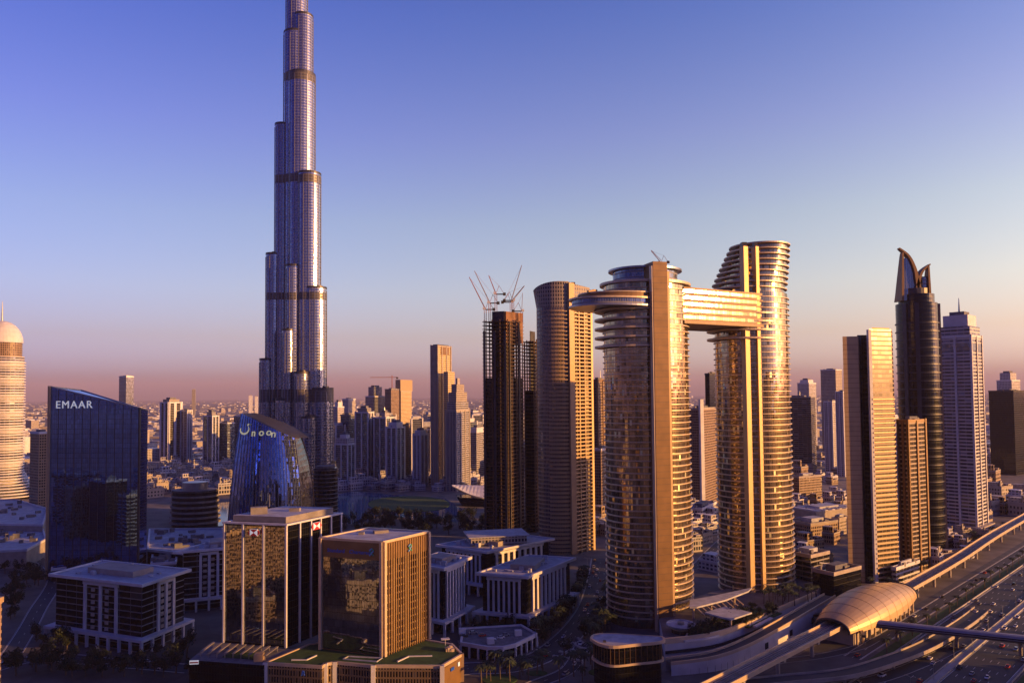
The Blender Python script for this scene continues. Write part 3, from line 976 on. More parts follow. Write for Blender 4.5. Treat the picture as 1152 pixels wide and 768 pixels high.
for lab, u, vb, vt_mast, tip_u, tip_v in (('far left crane leaning out over the unfinished tower', 546, 356, 348, 528, 312), ('crane with dark jib tip second from left on the unfinished tower', 551, 356, 341, 534, 305),
                               ('thin crane third from left on the unfinished tower', 558, 352, 331, 550, 310), ('crane with steepest jib above the unfinished tower', 575, 350, 340, 587, 299),
                               ('short jib crane beside the steepest one on the unfinished tower', 577, 350, 338, 590, 322), ('upright crane at the right corner of the unfinished tower', 587, 356, 350, 588, 330)):
    Yc = YC + 12
    z0, zm = zat(vb, Yc) - 6, zat(vt_mast, Yc)
    dx, dz = xat(tip_u, tip_v, Yc) - xat(u, vt_mast, Yc), zat(tip_v, Yc) - zm
    L = math.hypot(dx, dz)
    crane(lab, (xat(u, vb, Yc), Yc, z0), zm - z0, math.pi if dx < 0 else 0.0, L, math.acos(max(-1, min(1, abs(dx) / L))), 'cranes on the unfinished tower', red=(u % 2 == 0), scale=1.15)
YC2 = 812
polyC2 = [fp(588, YC2), fp(601, YC2 - 6), fp(612, YC2 + 20), fp(596, YC2 + 26)]
ct2 = thing('unfinished_tower', 'shorter dark tower half hidden between the crane topped tower and the curved tower', 'skyscraper', (*centroid(polyC2), 0), 'towers under construction')
skeleton(ct2, polyC2, zat(378, YC2), 3.9, 'site_concrete')
claim(polyC2)

# ------------------------------------------------------------------ generic towers
def corner(u0, uc, u1, Y, phi, vref=443, depth_=None):
    """corner nearest the camera at uc; left face runs to u0, right face to u1"""
    k0, kc, k1 = ray(u0, vref)[0], ray(uc, vref)[0], ray(u1, vref)[0]
    LAST_U[0] = uc
    xc = kc * Y
    c, s_ = math.cos(phi), math.sin(phi)
    t = (xc - k0 * Y) / (c + k0 * s_)
    if depth_ is None:
        w = (k1 * Y - xc) / max(0.05, (s_ - k1 * c))
    else:
        w = depth_
    C_ = Vector((xc, Y))
    dl, dr = Vector((-c, s_)), Vector((s_, c))
    return [tuple(C_), tuple(C_ + dr * w), tuple(C_ + dr * w + dl * t), tuple(C_ + dl * t)]
def scaled(poly, k, shift=(0, 0)):
    c = centroid(poly)
    return [(c[0] + (x - c[0]) * k + shift[0], c[1] + (y - c[1]) * k + shift[1]) for x, y in poly]
def tower(name, label, u0, uc, u1, vt, Y, phi, material, group=None, depth_=None, tiers=(), piers=None, crown=None, spire_v=None, roofmat='roof', cat='skyscraper', pier_mat='white', cap=True, piern=3):
    poly = corner(u0, uc, u1, Y, R(phi), vt, depth_)
    z = zat(vt, Y)
    r = thing(name, label, cat, (*centroid(poly), 0), group)
    q = MB(); q.prism(poly, 0, z); q.build('shaft', material, r)
    q = MB(); q.ring(ccw(inset(poly, -0.4)), ccw(inset(poly, 0.6)), z - 1.0, z + 1.6); q.build('parapet', pier_mat, r)
    if piers:
        e = [(Vector(poly[3]), Vector(poly[0])), (Vector(poly[0]), Vector(poly[1]))]
        for a, b in e:
            d = (b - a).normalized(); nrm = Vector((d.y, -d.x))
            for i in range(piern):
                t = i / (piern - 1)
                p = a.lerp(b, t) + nrm * 0.3
                q = MB(); q.box(p.x, p.y, 0, piers, 1.2, z + (2.0 if i in (0, piern - 1) else 0.5), math.atan2(d.y, d.x)); q.build('pier', pier_mat, r)
    zz = z
    for k, vtop, m_ in tiers:
        z2 = zat(vtop, Y)
        q = MB(); q.prism(scaled(poly, k), zz, z2); q.build('tier', m_, r)
        zz = z2
    if cap:
        q = MB(); q.prism(scaled(poly, 0.45 if not tiers else tiers[-1][0] * 0.6), zz, zz + 4); q.build('plant_room', roofmat, r)
        zz += 4
    if cat == 'skyscraper' and len(label) % 3 == 0 and spire_v is None:
        c = centroid(poly)
        q = MB(); q.bar((c[0] + 2, c[1], zz), (c[0] + 2, c[1], zz + 9), 0.35, 5, r2=0.12); q.build('mast', 'steel', r)
    if Y < 2200:
        q = MB()
        rr_ = random.Random(len(label) * 7 + int(u0))
        for k in range(6):
            a, b = rr_.random(), rr_.random()
            p = Vector(poly[0]).lerp(Vector(poly[1]), 0.12 + 0.76 * a) + (Vector(poly[3]) - Vector(poly[0])) * (0.12 + 0.76 * b)
            q.box(p.x, p.y, z, 2.6, 2.0, z + 1.2 + 2.2 * rr_.random(), 0.5)
        q.build('roof_unit', 'concrete', r)
    if spire_v is not None:
        c = centroid(poly)
        q = MB(); q.bar((c[0], c[1], zz), (c[0], c[1], zat(spire_v, Y)), 1.1, 6, r2=0.3); q.build('spire', 'steel', r)
    claim(poly)
    return r, poly, z

# left of the spire
tower('apartment_tower', 'twin slab tower with bronze glass and gold lit top, left of the tallest tower', 181, 190, 204, 453, 1580, 30, 'dark_lines', None, piers=6, tiers=((0.8, 449, 'sand_grid'),))
tower('apartment_tower', 'pale grey slab tower close beside the bronze glass twin slab', 203, 211, 216, 462, 1590, 38, 'pale_grid', None, piers=2)
tower('apartment_tower', 'dark tower with two pale prongs standing before the far desert', 229, 239, 246, 468, 1560, 35, 'teal_grid', None, piers=2.2, tiers=((0.6, 463, 'pale_grid'),))
tower('apartment_tower', 'dark blue slab right beside the pronged tower, partly behind the sail shaped tower', 246, 256, 264, 476, 1570, 35, 'teal_grid', None)
tower('apartment_tower', 'dark block peeking over the top corner of the sail shaped tower', 263, 276, 291, 468, 1600, 30, 'teal_grid', None)
tower('apartment_tower', 'small orange lit block between the white domed tower and the blue slanted tower', 34, 44, 58, 487, 900, 35, 'brown_grid', None, cat='building')
r_, p_, z_ = tower('round_tower', 'lone distant tower rising over the slanted roof of the blue glass tower', 134, 142, 150.5, 424, 2000, 30, 'grey_glass', None, cap=False)
q = MB(); q.prism(p_, z_, [z_ + 5, z_ + 3, z_ + 1, z_ + 3]); q.build('slanted_crown', 'steel', r_)
# middle cluster
tower('apartment_tower', 'slim tower with round cap right against the foot of the tallest tower', 375, 380, 387, 458, 1500, 35, 'white_grid', None, tiers=((0.7, 452, 'white'),))
tower('apartment_tower', 'hazy pink tower behind the round capped slim tower', 385, 392, 400, 449, 2000, 35, 'white_grid', None, spire_v=441)
tower('apartment_tower', 'teal tower with an arcaded white crown beside the lake', 377, 391, 399, 500, 1220, 25, 'teal_grid', None, piers=2, tiers=((0.95, 493, 'white_grid'), (0.5, 489, 'white')))
tower('apartment_tower', 'dark tower behind the arcaded white crown', 383, 393, 401, 467, 1350, 30, 'teal_grid', None, pier_mat='concrete')
tower('apartment_tower', 'broad dark fronted tower with pale side piers and stepped white top', 400, 414, 420, 464, 1320, 30, 'teal_grid', None, piers=3, tiers=((0.75, 459, 'pale_grid'),), pier_mat='white')
tower('apartment_tower', 'tower of two dark glass strips split by white piers with a small lit turret', 421, 434, 444, 470, 1290, 28, 'teal_grid', None, piers=2, tiers=((0.5, 464, 'white_grid'),), spire_v=458)
tower('apartment_tower', 'nearest dark glass tower of the lakeside row with bright white gabled top', 435, 446, 455, 481, 1220, 28, 'teal_grid', None, piers=2.6, tiers=((0.8, 475, 'white'),))
tower('apartment_tower', 'shadowed brown tower tucked behind the white gabled one', 452, 460, 467, 478, 1350, 28, 'brown_grid', None, pier_mat='concrete')
tower('apartment_tower', 'pale lakeside tower with strong white corner piers, right end of the row', 465, 473, 481, 489, 1210, 28, 'pale_grid', None, piers=3, tiers=((0.8, 484, 'white'),))
tower('apartment_tower', 'plain grey tower behind the right end of the lakeside row', 477, 484, 490, 483, 1300, 28, 'pale_grid', None)
tower('office_tower', 'hazy grey stepped tower beneath the flat jib crane', 411, 420, 433, 446, 1900, 25, 'grey_glass', None, tiers=((0.7, 435, 'grey_glass'),))
r_, p_, z_ = tower('unfinished_tower', 'round brown unfinished tower under the flat jib crane', 433, 440, 449, 438, 1850, 25, 'brown_grid', None, pier_mat='concrete')
tower('office_tower', 'bright gold block with boxy overhanging top right of the flat jib crane', 446, 451, 463, 440, 1900, 18, 'gold_lit', None, tiers=((1.12, 427, 'gold_fin'),), cap=False)
crn = thing('tower_crane', 'flat jib crane on the round brown unfinished tower', 'crane', (*centroid(p_), z_), 'tower cranes')
c = centroid(p_); zb = zat(424, 1860)
q = MB(); q.bar((c[0], c[1], z_), (c[0], c[1], zb + 5), 1.3, 4); q.build('mast', 'crane', crn)
q = MB(); q.bar((c[0] - 55, c[1], zb), (c[0] + 14, c[1], zb), 1.0, 4); q.build('jib', 'crane', crn)
q = MB(); q.box(c[0] + 13, c[1], zb - 4, 5, 4, zb); q.build('counterweight', 'dark_concrete', crn)
# tall tower with sunlit gold in its wall colour
r_, p_, z_ = tower('residential_tower', 'tallest mid distance tower with blazing gold upper half and dark grille crown', 485, 492, 507, 389, 1200, 25, 'gold_lit', None, piers=2.6, cap=False, piern=4, pier_mat='stone')
q = MB(); q.prism(scaled(p_, 0.82), z_, z_ + 3); q.build('crown', 'dark_steel', r_)
pb = corner(499, 504, 511.5, 1192, R(25), 418)
q = MB(); q.prism(pb, 0, zat(418, 1192)); q.build('side_wing', 'gold_lit', r_)
q = MB(); q.prism([tuple(Vector(p_[0]).lerp(Vector(p_[1]), t) + Vector((1.5, -1.5)) * o) for t, o in ((0.25, 0.3), (0.85, 0.3), (0.85, 0.0), (0.25, 0.0))], z_ - 14, z_ - 1); q.build('grille', 'bronze', r_)
# art deco stepped tower
r_, p_, z_ = tower('residential_tower', 'stepped art deco style tower with ziggurat crown before the gold tipped tower', 502, 513, 528, 462, 1150, 25, 'pale_grid', None, piers=2.4, piern=4,
                   tiers=((0.92, 452, 'pale_grid'), (0.8, 441, 'sand_grid'), (0.55, 432, 'sand_grid'), (0.18, 425, 'stone')), cap=False, pier_mat='stone')
tower('apartment_tower', 'grey tower with lit white roof box at the left of the crane topped tower', 528, 536, 546, 486, 1300, 25, 'pale_grid', None, tiers=((0.8, 481, 'white'),))
tower('apartment_tower', 'far grey tower behind the ziggurat crowned tower', 527, 532, 538, 463, 1500, 25, 'grey_glass', None)
# behind the oval pair
tower('residential_tower', 'dark tower filling the gap between curved tower and oval towers', 664, 672, 683, 428, 900, 30, 'brown_grid', None, piers=1.2, pier_mat='bronze')
tower('residential_tower', 'low brown tower at the foot of the dark gap tower', 668, 676, 688, 506, 860, 30, 'brown_grid', None, cat='building')
r_, p_, z_ = tower('residential_tower', 'gold spined tower seen through the gap between the oval towers', 774, 788, 806, 460, 960, 32, 'brown_grid', None, pier_mat='stone')
p = Vector(p_[0]); q = MB(); q.box(p.x + 0.6, p.y - 1.2, 0, 5, 4, zat(449, 960), R(20)); q.build('spine', 'white', r_)
tower('residential_tower', 'dark tower just left of the taller oval tower, behind it', 793, 798, 812, 421, 1000, 32, 'near_black', None, pier_mat='dark_concrete')
tower('podium_block', 'pale low block at the foot of the gold spined tower', 772, 790, 806, 573, 830, 30, 'white_grid', None, cat='building')
# right of the oval pair
tower('office_tower', 'broad dark tower with fine pale floor lines right behind the taller oval tower', 880, 912, 928, 447, 1420, 30, 'dark_lines', None, depth_=60, pier_mat='concrete')
tower('apartment_tower', 'pale hexagon topped tower above the broad dark tower', 897, 910, 918, 431, 1900, 42, 'white_grid', None, tiers=((0.7, 427, 'white'),))
tower('apartment_tower', 'tall brown grey tower rising left of the gold slab tower', 923, 940, 947, 416, 1700, 45, 'sand_grid', None)
tower('apartment_tower', 'white lilac tower between the broad dark tower and the gold slab tower', 927, 936, 946, 452, 1350, 45, 'white_grid', None, piers=1.5)
tower('apartment_tower', 'slim white tower tight against the left edge of the gold slab tower', 940, 948, 956, 441, 1300, 45, 'white_grid', None, piers=1.2)
tower('office_tower', 'dark brown block at the right edge of the picture', 1112, 1140, 1160, 440, 1300, 55, 'near_black', None, depth_=50, pier_mat='dark_concrete')
tower('office_tower', 'stepped pale tower rising behind the dark brown block at the right edge', 1121, 1138, 1150, 428, 1700, 58, 'white_grid', None, depth_=40, tiers=((0.7, 419, 'white_grid'),))

# ------------------------------------------------------------------ gold slab tower on the highway
YG = 585
gs = thing('gold_slab_tower', 'gold panelled slab tower with dark vertical slot, beside the metro station', 'skyscraper', (xat(980, 500, YG), YG + 15, 0))
def P_(u, Y): return (xat(u, 443, Y), Y)
wingL = [P_(949.5, YG + 0.8), P_(967, YG), P_(972, YG + 28), P_(955, YG + 28)]
slot = [P_(966, YG + 6), P_(982, YG + 6), P_(986, YG + 26), P_(970, YG + 26)]
wingR = [P_(980, YG - 3), P_(1004.5, YG + 6), P_(1006, YG + 34), P_(984, YG + 30)]
q = MB(); q.prism(wingL, 0, zat(378, YG)); q.build('gold_wing', 'gold', gs)
q = MB()
for k in range(50): q.prism(inset(wingL, -0.05), 3.8 * k + 0.2, 3.8 * k + 0.5)
q.build('panel_joint', 'bronze', gs)
q = MB(); q.prism(slot, 0, zat(376, YG)); q.build('glass_slot', 'dark_glass', gs)
q = MB(); q.prism(wingR, 0, zat(370, YG)); q.build('balcony_wing', 'gold_lines', gs)
mb = MB(); thick_strip(mb, [tuple(Vector(wingR[0]) + Vector((0.5, -0.4))), tuple(Vector(wingR[1]) + Vector((0.3, -0.6)))], 1.6, 4.0, 5.1); bl = mb.build('balcony', 'gold', gs)
stack_copies(bl, gs, [3.75 * i for i in range(1, 38)])
q = MB(); q.box(wingR[0][0] - 0.2, wingR[0][1] + 0.4, 0, 2.6, 2.4, zat(371, YG), R(12)); q.build('pier', 'white', gs)
q = MB(); q.prism(scaled(wingR, 0.8), zat(370, YG), zat(368, YG)); q.build('roof_plant', 'bronze', gs)
claim(rect(xat(980, 500, YG), YG + 15, 50, 40))

# ------------------------------------------------------------------ dark tower with curved horns
YH = 668
hx = xat(1034, 443, YH + 20)
ht = thing('horned_tower', 'tall dark cylinder tower topped by two curved horn shaped fins', 'skyscraper', (hx, YH + 20, 0))
rh = 17.6
q = MB(); q.prism(ellipse(hx, YH + 20, rh, rh, 0, 48), 0, zat(342, YH + 20)); q.build('glass_shaft', 'near_black', ht)
q = MB(); q.prism(ellipse(hx, YH + 20, rh - 2.5, rh - 2.5, 0, 48), zat(342, YH + 20), zat(332, YH + 20)); q.build('upper_drum', 'near_black', ht)
q = MB(); q.ring(ellipse(hx, YH + 20, rh + 0.8, rh + 0.8, 0, 48), ellipse(hx, YH + 20, rh - 0.4, rh - 0.4, 0, 48), 6, 7); fb = q.build('floor_band', 'dark_steel', ht)
stack_copies(fb, ht, [7.6 * i for i in range(1, 28)])
for k, (ang, mt) in enumerate(((-28, 'gold'), (-10, 'bronze'), (-150, 'dark_steel'), (-118, 'dark_steel'))):  # sunlit right edge put into the rib colours, left ribs kept dark
    a = R(ang); q = MB(); q.box(hx + (rh + 0.6) * math.cos(a), YH + 20 + (rh + 0.6) * math.sin(a), 0, 2.2, 3.4, zat(340, YH), a); q.build('vertical_rib', mt, ht)
def horn(side, v_tip, u_tip, u_out, u_in):
    pts = []
    Yh = YH + 8
    n = 12
    outer, inner = [], []
    for i in range(n + 1):
        t = i / n
        v = 334 + (v_tip - 334) * t
        uo = u_out + (u_tip - u_out) * (t ** 2.2)
        ui = u_in + (u_tip - u_in) * (1 - (1 - t) ** 0.55 if False else t ** 0.8)
        outer.append((xat(uo, v, Yh), zat(v, Yh)))
        inner.append((xat(ui, v, Yh), zat(v, Yh)))
    q = MB()
    for i in range(n):
        th = 10 * (1 - 0.75 * i / n); th2 = 10 * (1 - 0.75 * (i + 1) / n)
        a, b, c, d = outer[i], inner[i], inner[i + 1], outer[i + 1]
        y0, y1, w0, w1 = Yh, Yh + th, Yh, Yh + th2
        q.face([(a[0], y0, a[1]), (b[0], y0, b[1]), (c[0], w0, c[1]), (d[0], w0, d[1])])
        q.face([(b[0], y1, b[1]), (a[0], y1, a[1]), (d[0], w1, d[1]), (c[0], w1, c[1])])
        q.face([(b[0], y0, b[1]), (b[0], y1, b[1]), (c[0], w1, c[1]), (c[0], w0, c[1])])
        q.face([(a[0], y1, a[1]), (a[0], y0, a[1]), (d[0], w0, d[1]), (d[0], w1, d[1])])
    q.build('horn', 'bronze', ht)
def horn_arc(uvs, w0, w1):
    """a curved blade with real depth along a side profile"""
    Yh = YH + 10
    pts = smooth([(u, v) for u, v in uvs], 6)
    q = MB()
    n = len(pts)
    prof = []
    for i, (u, v) in enumerate(pts):
        a, b = pts[max(0, i - 1)], pts[min(n - 1, i + 1)]
        d = Vector((b[0] - a[0], b[1] - a[1])).normalized()
        w = w0 + (w1 - w0) * i / (n - 1)
        prof.append(((u - d.y * w, v + d.x * w), (u + d.y * w, v - d.x * w), 14 - 10 * i / (n - 1)))
    for (l0, r0, t0), (l1, r1, t1) in zip(prof[:-1], prof[1:]):
        f = lambda p, y: (xat(p[0], p[1], Yh), y, zat(p[1], Yh))
        ya0, yb0, ya1, yb1 = Yh, Yh + t0, Yh, Yh + t1
        q.face([f(l0, ya0), f(r0, ya0), f(r1, ya1), f(l1, ya1)])
        q.face([f(r0, yb0), f(l0, yb0), f(l1, yb1), f(r1, yb1)])
        q.face([f(r0, ya0), f(r0, yb0), f(r1, yb1), f(r1, ya1)])
        q.face([f(l0, yb0), f(l0, ya0), f(l1, ya1), f(l1, yb1)])
    return q.build('horn', 'bronze', ht)
horn_arc([(1038, 336), (1033, 318), (1030, 303), (1023, 288), (1012, 279)], 2.6, 0.7)
horn_arc([(1031, 336), (1034, 316), (1039, 304), (1047, 297)], 2.2, 0.6)
horn_arc([(1016, 338), (1016, 310), (1016, 284)], 1.4, 0.9)
horn_arc([(1047, 338), (1046, 318), (1045, 299)], 1.4, 0.8)
q = MB()
prf = [(1016, 338), (1016, 290), (1022, 291), (1029, 306), (1033, 322), (1036, 338)]
def hp_(u, v, y): return (xat(u, v, YH + 12), y, zat(v, YH + 12))
q.face([hp_(u, v, YH + 12) for u, v in reversed(prf)]); q.face([hp_(u, v, YH + 16) for u, v in prf])
for k in range(len(prf)):
    a_h, b_h = prf[k], prf[(k + 1) % len(prf)]
    q.face([hp_(*a_h, YH + 12), hp_(*b_h, YH + 12), hp_(*b_h, YH + 16), hp_(*a_h, YH + 16)])
q.build('crown_screen', 'grey_glass', ht)
q = MB(); q.prism(rect(xat(1041, 330, YH + 14), YH + 14, 7, 4), zat(340, YH + 14), zat(312, YH + 14)); q.build('crown_screen', 'grey_glass', ht)
for v in (299, 311):
    q = MB(); q.bar((xat(1016, v, YH + 14), YH + 14, zat(v, YH + 10)), (xat(1030, v, YH + 14), YH + 14, zat(v, YH + 10)), 0.7, 5); q.build('cross_beam', 'dark_steel', ht)
q = MB(); q.bar((xat(1034, 311, YH + 14), YH + 14, zat(311, YH + 10)), (xat(1046, 311, YH + 14), YH + 14, zat(311, YH + 10)), 0.7, 5); q.build('cross_beam', 'dark_steel', ht)
q = MB(); q.prism(ellipse(hx - 2, YH + 20, 13, 12, 0, 24), zat(333, YH), zat(322, YH)); q.build('crown_drum', 'dark_steel', ht)
claim(rect(hx, YH + 20, 46, 46))
tower('apartment_tower', 'shorter gold edged tower standing in front of the horned tower', 1010, 1021, 1040, 474, 612, 58, 'gold_lines', None, piers=1.8, pier_mat='bronze', depth_=26)
tower('podium_block', 'low pale block with sloping lit side at the foot of the shorter gold edged tower', 1003, 1008, 1046, 640, 578, 52, 'white_lines', None, depth_=40, cat='building', roofmat='roof_pale')

# ------------------------------------------------------------------ white stepped tower at right
YW = 752
r_, p_, z_ = tower('stepped_white_tower', 'white stepped office tower with shoulders and a mast, right of the horned tower', 1056, 1092, 1110, 378, YW, 48, 'white_lines', None, depth_=34, tiers=((0.94, 366, 'white_lines'), (0.78, 353, 'white')), spire_v=332, pier_mat='white', piers=2.0)
q = MB(); q.prism(inset(p_, -0.3), z_ - 14, z_ - 7); q.build('sky_lobby_band', 'dark_glass', r_)
q = MB(); q.prism(scaled(p_, 1.35), 0, 12); q.build('podium', 'stone', r_)

# ------------------------------------------------------------------ white tower with dome at the left edge
YA = 1100
ax = xat(1, 440, YA + 30)
ad = thing('domed_tower', 'white ringed tower with golden dome and mast at the left edge', 'skyscraper', (ax, YA + 30, 0))
q = MB(); q.prism(ellipse(ax, YA + 30, 31, 26, 0, 48), 0, zat(400, YA)); q.build('shaft', 'white_lines', ad)
q = MB(); q.prism(ellipse(ax, YA + 30, 28, 23, 0, 48), zat(400, YA), zat(384, YA)); q.build('upper_drum', 'brown_grid', ad)
q = MB()
prev = None
for i in range(8):
    t = i / 7 * math.pi / 2
    cur = (ellipse(ax, YA + 30, 29 * math.cos(t) + 0.3, 24 * math.cos(t) + 0.3, 0, 40), zat(384, YA) + 34 * math.sin(t))
    if prev: q.loft(prev[0], prev[1], cur[0], cur[1], caps=False)
    prev = cur
q.build('dome', 'white', ad, smooth=True)
q = MB(); q.bar((ax, YA + 30, zat(384, YA) + 33), (ax, YA + 30, zat(336, YA)), 1.6, 6, r2=0.4); q.build('mast', 'steel', ad)
q = MB(); q.ring(ellipse(ax, YA + 30, 33.2, 28.2, 0, 48), ellipse(ax, YA + 30, 30.5, 25.5, 0, 48), 40, 41.6); fb = q.build('balcony_ring', 'white', ad)
stack_copies(fb, ad, [4.2 * i for i in range(1, 40)])
for i in range(9):
    k = 1 + 0.75 * (1 - i / 9) ** 1.3
    q = MB(); q.prism(ellipse(ax, YA + 30, 33 * k, 28 * k, 0, 48), 3 + 4.2 * i, 4.6 + 4.2 * i); q.build('terrace_ring', 'white', ad)
claim(ellipse(ax, YA + 30, 60, 50, 0, 16))

# ------------------------------------------------------------------ blue glass tower with slanted roof (left)
YE = 615
em = thing('slanted_tower', 'blue glass tower with slanted roof and white lettering at its top left', 'office tower', (xat(110, 540, YE), YE + 15, 0))
eL, eR = P_(57, YE + 4), P_(157, YE)
# picture widths refer to the horizon row, where lines of sight stay level
eB = P_(166.5, YE + 26); eBL = (eL[0] + 8, YE + 34)
polyE = [eL, eR, eB, eBL]
zE = [zat(435, YE, 60), zat(459, YE, 157), zat(462, YE + 26, 166), zat(439, YE + 30, 70)]
q = MB(); q.prism(polyE, 0, zE); q.build('glass_shaft', 'blue_glass', em)
dE = (Vector(eR) - Vector(eL)).normalized(); nE = Vector((dE.y, -dE.x))
q = MB(); p = Vector(eL) - dE * 0.6; q.box(p.x, p.y, 0, 1.6, 3.5, zE[0] + 0.8, math.atan2(dE.y, dE.x)); q.build('edge_fin', 'gold', em)
q = MB(); p = Vector(eR) + dE * 0.3; q.box(p.x, p.y, 0, 1.2, 2.0, zE[1] + 0.5, math.atan2(dE.y, dE.x)); q.build('edge_fin', 'dark_steel', em)
q = MB()
for i in range(1, 11):
    p = Vector(eL).lerp(Vector(eR), i / 11) + nE * 0.12
    q.box(p.x, p.y, 6, 0.35, 0.3, zE[0] + (zE[1] - zE[0]) * i / 11 - 0.5, math.atan2(dE.y, dE.x))
q.build('mullion', 'dark_steel', em)
# roof rim
q = MB()
for (a, za_), (b, zb_) in zip(list(zip(polyE, zE)), list(zip(polyE, zE))[1:] + [(polyE[0], zE[0])]):
    q.bar((*a, za_ + 0.2), (*b, zb_ + 0.2), 0.6, 4)
q.build('roof_rim', 'steel', em)
o_ = Vector(eL) + dE * 4.5 + nE * 0.35
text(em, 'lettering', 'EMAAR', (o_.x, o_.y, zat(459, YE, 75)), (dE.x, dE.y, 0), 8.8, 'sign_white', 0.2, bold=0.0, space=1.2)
claim(polyE)

# ------------------------------------------------------------------ sail shaped blue tower
YN = 700
sn = thing('sail_tower', 'curved sail shaped blue glass tower with crescent logo near its peak', 'office tower', (xat(300, 540, YN), YN + 15, 0))
NS, NT = 22, 20
LAST_U[0] = 300
v_top = lambda s_: 465 + (494 - 465) * s_ ** 1.1
def sail(s_, t):
    """s: left to right across the front, t: ground to roofline"""
    zt = zat(v_top(s_), YN, 300)
    z = zt * t
    ul = 255.5 + 15.5 * (z / 131.0) ** 1.5
    ur = 341 - 9.0 * (z / 110.0) ** 2.2
    u = ul + (ur - ul) * s_
    y = YN + 10 - 15 * math.sin(s_ * math.pi * 0.9 + 0.15) + 10 * (z / 131.0) ** 2
    return (ray(u, 443)[0] * y, y, z)
q = MB()
for i in range(NS):
    for j in range(NT):
        p = [sail(i / NS, j / NT), sail((i + 1) / NS, j / NT), sail((i + 1) / NS, (j + 1) / NT), sail(i / NS, (j + 1) / NT)]
        q.face(p, [(i * 3.4, p[0][2]), (i * 3.4 + 3.4, p[1][2]), (i * 3.4 + 3.4, p[2][2]), (i * 3.4, p[3][2])])
q.build('glass_front', 'sail_glass', sn, smooth=True)
def back(t, k):
    z = zat(v_top(1.0), YN) * t
    ur = 354.5 - 16.0 * (z / 110.0) ** 3.2
    y = YN + 34
    return (ray(ur, 443)[0] * y, y, z)
q = MB()
for j in range(NT):
    a, b = sail(1, j / NT), sail(1, (j + 1) / NT)
    c, d = back((j + 1) / NT, 0), back(j / NT, 0)
    q.face([a, d, c, b], [(0, a[2]), (34, d[2]), (34, c[2]), (0, b[2])])
q.build('side_wall', 'dark_glass', sn)
q = MB()
for i in range(NS):
    a, b = sail(i / NS, 1), sail((i + 1) / NS, 1)
    k = lambda s_, p: (p[0] + 8 * (1 - s_) + 14 * s_, YN + 34, p[2])
    q.face([a, b, k((i + 1) / NS, b), k(i / NS, a)])
a, b = sail(0, 0), sail(0, 1)
q.face([(a[0] + 8, YN + 34, 0), a, b, (b[0] + 8, YN + 34, b[2])])
q.face([(a[0] + 8, YN + 34, 0), (b[0] + 8, YN + 34, b[2]), back(1, 0), back(0, 0)])
q.build('rear_shell', 'dark_steel', sn)
q = MB()
for j in range(NT):
    q.bar(back(j / NT, 0), back((j + 1) / NT, 0), 0.7, 5)
q.bar(back(1, 0), sail(1, 1), 0.7, 5)
q.build('edge_trim', 'bronze', sn)
for i in range(0, NS + 1, 1):
    q = MB()
    for j in range(NT):
        a, b = Vector(sail(i / NS, j / NT)), Vector(sail(i / NS, (j + 1) / NT))
        o = Vector((0, -0.45, 0))
        q.bar(a + o, b + o, 0.28, 4)
    q.build('vertical_fin', 'steel', sn)
def on_sail(u, v, lift=-1.2):
    # nearest point of the sail front along that sight line
    best = None
    for i in range(41):
        for j in range(20, 41):
            p = sail(i / 40, j / 40)
            uu, vv = project(p)
            d = (uu - u) ** 2 + (vv - v) ** 2
            if best is None or d < best[0]: best = (d, p)
    return Vector(best[1]) + Vector((0, lift, 0))
a, b = on_sail(286, 490), on_sail(312, 488)
for ch, u_ in zip('noon', (284.5, 291.5, 298.5, 305.5)):
    p_, q_ = on_sail(u_, 489.5 + (u_ - 284.5) * 0.05, 0), on_sail(u_ + 6, 489.5 + (u_ - 284.5) * 0.05, 0)
    d_ = (q_ - p_); d_.z = 0; d_.normalize()
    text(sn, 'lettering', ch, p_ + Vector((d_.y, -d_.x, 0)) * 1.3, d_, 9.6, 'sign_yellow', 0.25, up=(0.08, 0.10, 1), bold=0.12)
lc = on_sail(275.5, 484, -2.6)
q = MB()
dirx = (b - a).normalized()
n = 20
for i in range(n):
    def rp(k, r): 
        an = R(150) + R(265) * k / n
        return lc + dirx * (r * math.cos(an)) + Vector((0, 0.12, 1)).normalized() * (r * math.sin(an))
    wdt = lambda k: 1.5 * math.sin(math.pi * min(1, 0.12 + k / n * 0.9)) + 0.25
    q.face([rp(i, 4.6 - wdt(i)), rp(i, 4.6), rp(i + 1, 4.6), rp(i + 1, 4.6 - wdt(i + 1))])
q.bar(lc + dirx * 3 + Vector((0, 0.2, 4.2)), lc + dirx * 4 + Vector((0, 0.2, 5.2)), 0.8, 6)
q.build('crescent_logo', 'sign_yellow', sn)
text(sn, 'lettering', 'office', on_sail(297, 496.5, -1.6), (b - a).normalized(), 3.6, 'sign_pale_blue', 0.15, up=(0.08, 0.12, 1)) if False else None
claim([(sail(0, 0)[0], YN - 8), (sail(1, 0)[0] + 12, YN - 8), (sail(1, 0)[0] + 14, YN + 36), (sail(0, 0)[0], YN + 36)])

